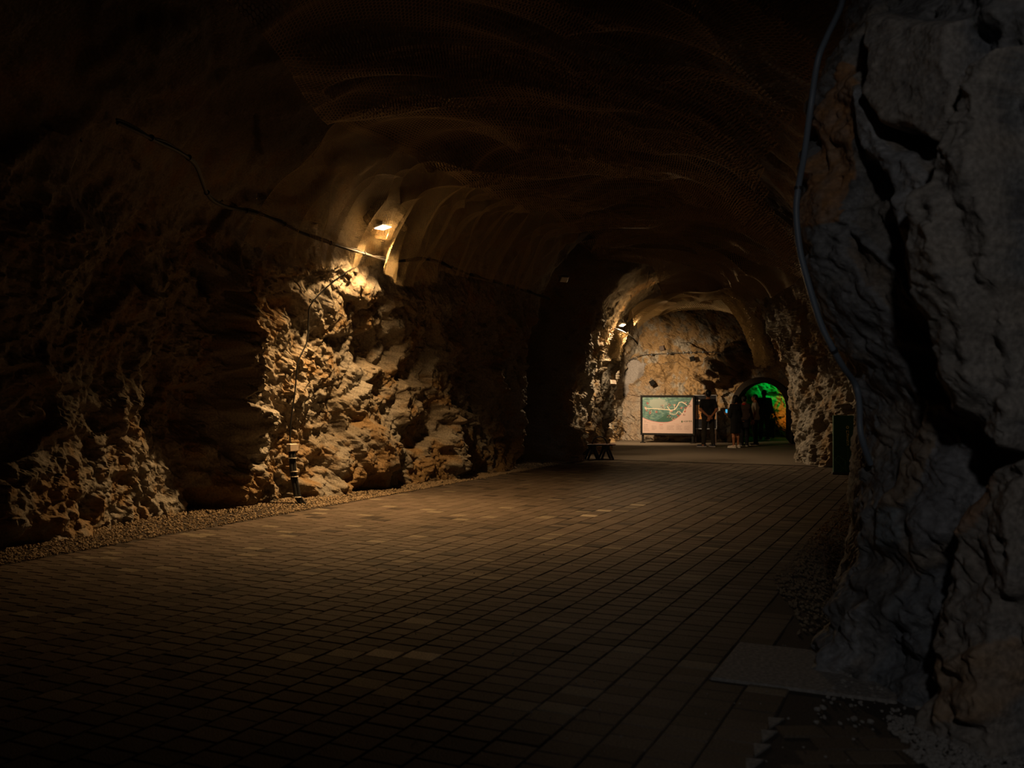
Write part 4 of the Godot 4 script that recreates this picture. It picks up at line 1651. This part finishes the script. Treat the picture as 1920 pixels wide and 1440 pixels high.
# ---------- people ----------
func field_mesh(bones: Array, cell: float, k: float, cut: Array, st: SurfaceTool, t := Transform3D()) -> void:
	# bones: [a, b, radius at a, radius at b, (flattening in z)]; cut: planes, what lies above them goes
	var lo := Vector3.INF
	var hi := -Vector3.INF
	for b in bones:
		var r := maxf(b[2], b[3]) + k + cell * 2.0
		lo = lo.min((b[0] as Vector3).min(b[1]) - Vector3.ONE * r)
		hi = hi.max((b[0] as Vector3).max(b[1]) + Vector3.ONE * r)
	var dim := Vector3i(((hi - lo) / cell).ceil()) + Vector3i.ONE
	var nx := dim.x
	var nxy := dim.x * dim.y
	var f := PackedFloat32Array()
	f.resize(nxy * dim.z)
	f.fill(1.0)
	for b in bones:
		var a: Vector3 = b[0]
		var ab: Vector3 = b[1] - b[0]
		var l2 := maxf(ab.length_squared(), 1e-9)
		var ra: float = b[2]
		var dr: float = b[3] - b[2]
		var sq: float = b[4] if b.size() > 4 else 1.0
		var r := maxf(b[2], b[3]) + k * 1.5 + cell * 2.0
		var i0 := Vector3i(((a.min(b[1]) - Vector3.ONE * r - lo) / cell).floor()).clamp(Vector3i.ZERO, dim - Vector3i.ONE)
		var i1 := Vector3i(((a.max(b[1]) + Vector3.ONE * r - lo) / cell).ceil()).clamp(Vector3i.ZERO, dim - Vector3i.ONE)
		for z in range(i0.z, i1.z + 1):
			for y in range(i0.y, i1.y + 1):
				var at := z * nxy + y * nx
				var p := lo + Vector3(i0.x, y, z) * cell - a
				for x in range(i0.x, i1.x + 1):
					var h := clampf(p.dot(ab) / l2, 0.0, 1.0)
					var e := p - ab * h
					e.z /= sq
					var d := e.length() - ra - dr * h
					var o := f[at + x]
					var m := maxf(k - absf(o - d), 0.0)
					f[at + x] = minf(o, d) - m * m * 0.25 / k
					p.x += cell
	for c in cut:
		var n: Vector3 = c[0]
		var off: float = c[1]
		for z in dim.z:
			for y in dim.y:
				var at := z * nxy + y * nx
				for x in nx:
					if f[at + x] < 0.1:
						f[at + x] = maxf(f[at + x], n.dot(lo + Vector3(x, y, z) * cell) - off)
	var id := PackedInt32Array()
	id.resize(f.size())
	id.fill(-1)
	var vs := PackedVector3Array()
	var corner := PackedInt32Array([0, 1, nx, nx + 1, nxy, nxy + 1, nxy + nx, nxy + nx + 1])
	for z in dim.z - 1:
		for y in dim.y - 1:
			var at := z * nxy + y * nx
			for x in nx - 1:
				var q := at + x
				var s0 := f[q] < 0.0
				if s0 == (f[q + 1] < 0.0) and s0 == (f[q + nx] < 0.0) and s0 == (f[q + nx + 1] < 0.0) and s0 == (f[q + nxy] < 0.0) and s0 == (f[q + nxy + 1] < 0.0) and s0 == (f[q + nxy + nx] < 0.0) and s0 == (f[q + nxy + nx + 1] < 0.0):
					continue
				var sum := Vector3.ZERO
				var cnt := 0
				for e in 12:
					var c0: int = EDGES[e * 2]
					var c1: int = EDGES[e * 2 + 1]
					var f0 := f[q + corner[c0]]
					var f1 := f[q + corner[c1]]
					if (f0 < 0.0) != (f1 < 0.0):
						var g := f0 / (f0 - f1)
						var p0 := Vector3(c0 & 1, (c0 >> 1) & 1, c0 >> 2)
						var p1 := Vector3(c1 & 1, (c1 >> 1) & 1, c1 >> 2)
						sum += p0.lerp(p1, g)
						cnt += 1
				id[q] = vs.size()
				vs.append(t * (lo + (Vector3(x, y, z) + sum / cnt) * cell))
	st.set_smooth_group(1)
	for z in range(1, dim.z - 1):
		for y in range(1, dim.y - 1):
			var at := z * nxy + y * nx
			for x in range(1, nx - 1):
				var q := at + x
				var s := f[q] < 0.0
				for ax in 3:
					var step: int = [1, nx, nxy][ax]
					if s == (f[q + step] < 0.0):
						continue
					var u: int = [nx, nxy, 1][ax]
					var v: int = [nxy, 1, nx][ax]
					var a := id[q]
					var b := id[q - u]
					var c := id[q - u - v]
					var d := id[q - v]
					if a < 0 or b < 0 or c < 0 or d < 0: continue
					if s: quad(st, vs[a], vs[d], vs[c], vs[b])
					else: quad(st, vs[a], vs[b], vs[c], vs[d])


const EDGES: PackedInt32Array = [0, 1, 2, 3, 4, 5, 6, 7, 0, 2, 1, 3, 4, 6, 5, 7, 0, 4, 1, 5, 2, 6, 3, 7]


func V(x: float, y: float, z: float) -> Vector3:
	return Vector3(x, y, z)


func hand_bones(wrist: Vector3, dir: Vector3, palm_n: Vector3, side: float, curl: float) -> Array:
	# palm and five fingers; the thumb leaves the side of the palm
	var d := dir.normalized()
	var x := d.cross(palm_n).normalized() * side
	var out := []
	out.append([wrist - d * 0.02, wrist + d * 0.02, 0.026, 0.027])
	for i in 4:
		var o := (i - 1.5) * 0.019
		out.append([wrist + d * 0.02 + x * o * 0.6, wrist + d * 0.085 + x * o, 0.015, 0.0125])
		var l: float = [0.072, 0.080, 0.075, 0.058][i]
		var k0 := wrist + d * 0.088 + x * o
		var d1 := (d * cos(curl * 0.5) + palm_n * sin(curl * 0.5)).normalized()
		var d2 := (d * cos(curl * 1.3) + palm_n * sin(curl * 1.3)).normalized()
		var d3 := (d * cos(curl * 2.0) + palm_n * sin(curl * 2.0)).normalized()
		out.append([k0, k0 + d1 * l * 0.45, 0.0105, 0.0095])
		out.append([k0 + d1 * l * 0.45, k0 + d1 * l * 0.45 + d2 * l * 0.32, 0.0095, 0.0088])
		out.append([k0 + d1 * l * 0.45 + d2 * l * 0.32, k0 + d1 * l * 0.45 + d2 * l * 0.32 + d3 * l * 0.25, 0.0088, 0.0075])
	var tb := wrist + d * 0.03 - x * 0.028
	var td := (d * 0.7 - x * 0.6 + palm_n * 0.35).normalized()
	out.append([wrist + d * 0.01 - x * 0.012, tb, 0.018, 0.0145])
	out.append([tb, tb + td * 0.034, 0.0135, 0.0115])
	out.append([tb + td * 0.034, tb + (td * 0.7 + d * 0.5).normalized() * 0.062, 0.0115, 0.009])
	return out


func grow(bones: Array, by: float) -> Array:
	var out := []
	for b in bones:
		var c: Array = b.duplicate()
		c[2] += by
		c[3] += by
		out.append(c)
	return out


func make_person(cfg: Dictionary) -> Node3D:
	# a standing figure, 1.72 m before scaling; local -z is the way it faces
	var t := thing("person", cfg.label, "person", cfg.at, cfg.turn)
	var s: float = cfg.tall / 1.72
	var sl: float = cfg.get("slim", 1.0)
	var fx: float = cfg.get("stance", 0.12)
	var torso := [
		[V(-0.15 * sl, 1.385, 0), V(0.15 * sl, 1.385, 0), 0.062, 0.062], [V(0, 1.28, 0.005), V(0, 1.40, 0.0), 0.13 * sl, 0.07],
		[V(-0.085 * sl, 1.28, 0), V(-0.07 * sl, 1.02, 0), 0.105, 0.10, 0.9], [V(0.085 * sl, 1.28, 0), V(0.07 * sl, 1.02, 0), 0.105, 0.10, 0.9],
		[V(-0.07 * sl, 0.98, 0.0), V(0.07 * sl, 0.98, 0.0), 0.112, 0.112, 0.92], [V(-0.07 * sl, 0.92, 0.02), V(0.07 * sl, 0.92, 0.02), 0.112, 0.112, 0.95]]
	var arms := []
	var sleeves := []
	var hands := []
	for side in [-1.0, 1.0]:
		var q: Array = cfg.arms[0 if side < 0 else 1]
		var sh := V(side * 0.185 * sl, 1.37, 0)
		var el: Vector3 = q[0]
		var wr: Vector3 = q[1]
		arms.append([sh, el, 0.052, 0.042])
		arms.append([el, wr, 0.043, 0.028])
		sleeves.append([sh, sh.lerp(el, cfg.get("sleeve", 0.75)), 0.062, 0.060])
		if cfg.get("sleeve", 0.75) >= 1.0:
			sleeves.append([el, el.lerp(wr, minf(cfg.sleeve - 1.0, 0.92)), 0.056, 0.042])
		hands.append(hand_bones(wr, q[2], q[3], side, cfg.get("curl", 0.45)))
	var legs := []
	for side in [-1.0, 1.0]:
		var hip := V(side * 0.09 * sl, 0.91, 0.0)
		var knee := V(side * lerpf(0.09, fx, 0.55), 0.50, -0.015)
		var ank := V(side * fx, 0.085, 0.02)
		legs.append([hip, knee, 0.088 * sl, 0.058])
		legs.append([knee, knee.lerp(ank, 0.35) + V(0, 0, 0.018), 0.056, 0.055])
		legs.append([knee.lerp(ank, 0.35) + V(0, 0, 0.018), ank, 0.055, 0.036])
		var ta: float = cfg.get("toes", [0.2, -0.2])[0 if side < 0 else 1]
		var toe := ank + V(sin(ta) * 0.15, -0.05, -cos(ta) * 0.15)
		legs.append([ank + V(0, -0.03, 0.02), toe, 0.038, 0.028])
	var hd: float = cfg.get("look", 0.0)
	var hb := Transform3D(Basis(Vector3.UP, hd) * Basis(Vector3.RIGHT, cfg.get("nod", 0.0)), V(0, 1.575, -0.01))
	var head := []
	for b in [[V(0, 0.045, 0.012), V(0, 0.03, -0.015), 0.083, 0.080], [V(0, 0.0, -0.02), V(0, -0.05, -0.045), 0.070, 0.045], [V(-0.02, -0.065, -0.06), V(0.02, -0.065, -0.06), 0.03, 0.03],
		[V(0, 0.015, -0.092), V(0, -0.018, -0.108), 0.010, 0.015], [V(-0.03, 0.03, -0.080), V(0.03, 0.03, -0.080), 0.016, 0.016], [V(-0.018, -0.045, -0.088), V(0.018, -0.045, -0.088), 0.010, 0.010],
		[V(-0.080, 0.02, 0.0), V(-0.084, -0.025, -0.005), 0.013, 0.010, 1.6], [V(0.080, 0.02, 0.0), V(0.084, -0.025, -0.005), 0.013, 0.010, 1.6]]:
		var c: Array = b.duplicate()
		c[0] = hb * c[0]
		c[1] = hb * c[1]
		head.append(c)
	head.append([V(0, 1.39, 0.012), hb * V(0, -0.02, 0.01), 0.056, 0.056])
	var scale := Transform3D(Basis().scaled(Vector3.ONE * s), Vector3.ZERO)
	var st := SurfaceTool.new()
	st.begin(Mesh.PRIMITIVE_TRIANGLES)
	field_mesh(torso + arms + legs + [head[head.size() - 1]], 0.017, 0.035, [], st, scale)
	field_mesh(head, 0.0075, 0.016, [], st, scale)
	for h in hands:
		field_mesh(h, 0.005, 0.008, [], st, scale)
	obj("body", done(st), cfg.skin, t)
	# clothes
	st = SurfaceTool.new()
	st.begin(Mesh.PRIMITIVE_TRIANGLES)
	var hem: float = cfg.get("hem", 0.90)
	if cfg.has("dress"):
		var low: float = cfg.dress
		var skirt := [[V(-0.06 * sl, 0.95, 0.0), V(-0.075 * sl, low, 0.0), 0.125, 0.125, 0.9], [V(0.06 * sl, 0.95, 0.0), V(0.075 * sl, low, 0.0), 0.125, 0.125, 0.9]]
		field_mesh(grow(torso, 0.014) + sleeves + skirt, 0.0165, 0.04, [[V(0, -1, 0), -low], [V(0, 1, 0), 1.43]], st, scale)
		obj("dress", done(st), cfg.top, t)
	else:
		field_mesh(grow(torso, 0.016) + sleeves + [[V(-0.08 * sl, hem + 0.08, 0.0), V(0.08 * sl, hem + 0.08, 0.0), 0.128, 0.128, 0.95]], 0.0165, 0.035, [[V(0, -1, 0), -hem], [V(0, 1, 0), 1.445]], st, scale)
		obj("shirt", done(st), cfg.top, t)
		st = SurfaceTool.new()
		st.begin(Mesh.PRIMITIVE_TRIANGLES)
		var tr := []
		for i in [0, 1, 2, 4, 5, 6]:
			var b: Array = legs[i].duplicate()
			b[2] += 0.014
			b[3] = maxf(b[3] + 0.016, 0.062)
			tr.append(b)
		tr.append([V(-0.07 * sl, 0.93, 0.015), V(0.07 * sl, 0.93, 0.015), 0.122, 0.122, 0.95])
		field_mesh(tr, 0.0165, 0.03, [[V(0, 1, 0), hem + 0.06], [V(0, -1, 0), -0.075]], st, scale)
		obj("trousers", done(st), cfg.bottom, t)
	# shoes, one mesh each
	for side in [-1.0, 1.0]:
		var ank := V(side * fx, 0.085, 0.02)
		var ta: float = cfg.get("toes", [0.2, -0.2])[0 if side < 0 else 1]
		var fw := V(sin(ta), 0, -cos(ta))
		st = SurfaceTool.new()
		st.begin(Mesh.PRIMITIVE_TRIANGLES)
		field_mesh([[ank + V(0, -0.02, 0.0) - fw * 0.03, ank + fw * 0.04 + V(0, -0.035, 0), 0.048, 0.045], [ank + V(0, -0.04, 0) - fw * 0.045, ank + fw * 0.165 + V(0, -0.05, 0), 0.042, 0.040]], 0.008, 0.02, [[V(0, 1, 0), 0.115], [V(0, -1, 0), -0.018]], st, scale)
		var shoe := obj("shoe", done(st), cfg.shoe, t)
		st = SurfaceTool.new()
		st.begin(Mesh.PRIMITIVE_TRIANGLES)
		field_mesh([[ank + V(0, -0.06, 0) - fw * 0.05, ank + fw * 0.17 + V(0, -0.06, 0), 0.046, 0.043]], 0.008, 0.01, [[V(0, 1, 0), 0.03], [V(0, -1, 0), 0.0]], st, scale)
		obj("sole", done(st), cfg.get("sole", M.tie), shoe)
	# hair
	st = SurfaceTool.new()
	st.begin(Mesh.PRIMITIVE_TRIANGLES)
	var hair := []
	for b in [[V(0, 0.055, 0.018), V(0, 0.045, -0.02), 0.090, 0.084], [V(0, 0.02, 0.035), V(0, -0.02, 0.035), 0.078, 0.062]]:
		hair.append([hb * b[0], hb * b[1], b[2], b[3]])
	if cfg.get("long_hair", false):
		for x in [-0.05, 0.0, 0.05]:
			hair.append([hb * V(x, 0.02, 0.03), hb * V(x * 1.3, -0.11, 0.035), 0.062, 0.050])
	var fn := (hb.basis * V(0, 0.1, -1)).normalized()
	field_mesh(hair, 0.009, 0.02, [[fn, fn.dot(hb * V(0, 0.07, -0.052))]], st, scale)
	obj("hair", done(st), cfg.hair, t)
	return t


func build_people() -> void:
	var skin := plain(Color(0.62, 0.40, 0.27), 0.55)
	var black_hair := plain(Color(0.02, 0.017, 0.015), 0.5)
	var floor_y := 0.015
	var back_arms := [[V(-0.245, 1.13, 0.09), V(-0.035, 0.935, 0.185), V(0.75, -0.45, 0.1), V(0, -0.2, -1)], [V(0.245, 1.13, 0.09), V(0.045, 0.90, 0.19), V(-0.6, -0.75, 0.0), V(0, 0, -1)]]
	var p := on_floor(1328, 838, floor_y)
	make_person({"label": "man in a black short-sleeved shirt and olive trousers, hands clasped behind his back", "at": p, "turn": -0.05, "tall": 1.73, "stance": 0.145, "toes": [-1.1, -0.35], "arms": back_arms, "sleeve": 0.72, "skin": skin, "hair": black_hair,
		"top": plain(Color(0.045, 0.045, 0.05), 0.9), "bottom": plain(Color(0.16, 0.135, 0.10), 0.9), "shoe": plain(Color(0.10, 0.11, 0.17), 0.7), "sole": plain(Color(0.8, 0.78, 0.78), 0.6)})
	p = on_floor(1379, 840, floor_y)
	var w := make_person({"label": "woman in a black knee-length dress and white shoes holding up a lit phone", "at": p, "turn": 0.55, "tall": 1.58, "slim": 0.86, "stance": 0.095, "toes": [-0.5, -0.25], "dress": 0.48, "sleeve": 1.35, "long_hair": true, "nod": 0.15,
		"arms": [[V(-0.215, 1.12, -0.02), V(-0.17, 1.10, -0.24), V(0.1, 0.35, -0.9), V(0.8, 0.2, 0.3)], [V(0.215, 1.12, 0.0), V(0.02, 1.02, -0.20), V(-0.9, 0.1, -0.4), V(0, 0.2, -1)]], "skin": skin, "hair": black_hair, "curl": 0.7,
		"top": plain(Color(0.03, 0.03, 0.035), 0.9), "bottom": M.black, "shoe": plain(Color(0.80, 0.74, 0.68), 0.7)})
	# the phone in her hand
	var hand := w.transform * (V(-0.10, 1.17, -0.30) * (1.58 / 1.72))
	var ph := thing("phone", "small lit phone held up by the woman in the black dress", "phone", hand, 0.35)
	obj("case", box(V(0.075, 0.15, 0.010), V(0, 0, -0.006), 0.003), M.black, ph)
	var screen := StandardMaterial3D.new()
	screen.albedo_color = Color(0.1, 0.1, 0.1)
	screen.emission_enabled = true
	screen.emission = Color(0.35, 0.75, 0.9)
	screen.emission_energy_multiplier = 0.8
	obj("screen", box(V(0.068, 0.140, 0.004), V(0, 0, 0.001), 0.001), screen, ph)
	var down_arms := [[V(-0.235, 1.10, 0.03), V(-0.235, 0.86, -0.02), V(0, -1, -0.1), V(1, 0, 0)], [V(0.235, 1.10, 0.03), V(0.235, 0.86, -0.02), V(0, -1, -0.1), V(-1, 0, 0)]]
	p = on_floor(1396, 836.5, floor_y)
	var r := make_person({"label": "slim figure in a grey-brown top with a red collar behind the woman in black", "at": p, "turn": -0.6, "tall": 1.56, "slim": 0.86, "stance": 0.09, "arms": down_arms, "sleeve": 1.9, "skin": skin, "hair": black_hair,
		"top": plain(Color(0.22, 0.16, 0.12), 0.9), "bottom": plain(Color(0.07, 0.07, 0.09), 0.9), "shoe": M.black})
	var st := SurfaceTool.new()
	st.begin(Mesh.PRIMITIVE_TRIANGLES)
	var ring := []
	for i in 10:
		var a := TAU * i / 10.0
		var b := TAU * (i + 1) / 10.0
		ring.append([V(cos(a) * 0.062, 1.40 + 0.02 * sin(a), sin(a) * 0.062), V(cos(b) * 0.062, 1.40 + 0.02 * sin(b), sin(b) * 0.062), 0.032, 0.032])
	field_mesh(ring, 0.01, 0.02, [], st, Transform3D(Basis().scaled(V(1, 1, 1) * 0.907), Vector3.ZERO))
	obj("red_collar", done(st), plain(Color(0.75, 0.06, 0.10), 0.8), r)
	p = on_floor(1416, 835.5, floor_y)
	make_person({"label": "person in white short-sleeved shirt and black trousers, side view, by the green opening", "at": p, "turn": 1.15, "tall": 1.60, "slim": 0.95, "stance": 0.09, "arms": down_arms, "sleeve": 0.8, "hem": 0.86, "nod": -0.1, "skin": skin, "hair": black_hair,
		"top": plain(Color(0.72, 0.68, 0.62), 0.9), "bottom": plain(Color(0.03, 0.03, 0.03), 0.9), "shoe": M.black})
	p = on_floor(1433, 825, floor_y)
	make_person({"label": "tall dark figure standing inside the green-lit opening, black against the rock", "at": p, "turn": 0.1, "tall": 1.76, "slim": 1.1, "stance": 0.13, "arms": down_arms, "sleeve": 1.9, "skin": skin, "hair": black_hair,
		"top": plain(Color(0.025, 0.025, 0.025), 0.9), "bottom": plain(Color(0.025, 0.025, 0.025), 0.9), "shoe": M.black})
	p = on_floor(1447, 822, floor_y)
	make_person({"label": "small dark figure, only chest-high to the tall one, in front of the amber rock", "at": p, "turn": 0.1, "tall": 0.86, "slim": 1.1, "stance": 0.12, "arms": down_arms, "sleeve": 1.9, "skin": skin, "hair": black_hair,
		"top": plain(Color(0.025, 0.025, 0.025), 0.9), "bottom": plain(Color(0.025, 0.025, 0.025), 0.9), "shoe": M.black})
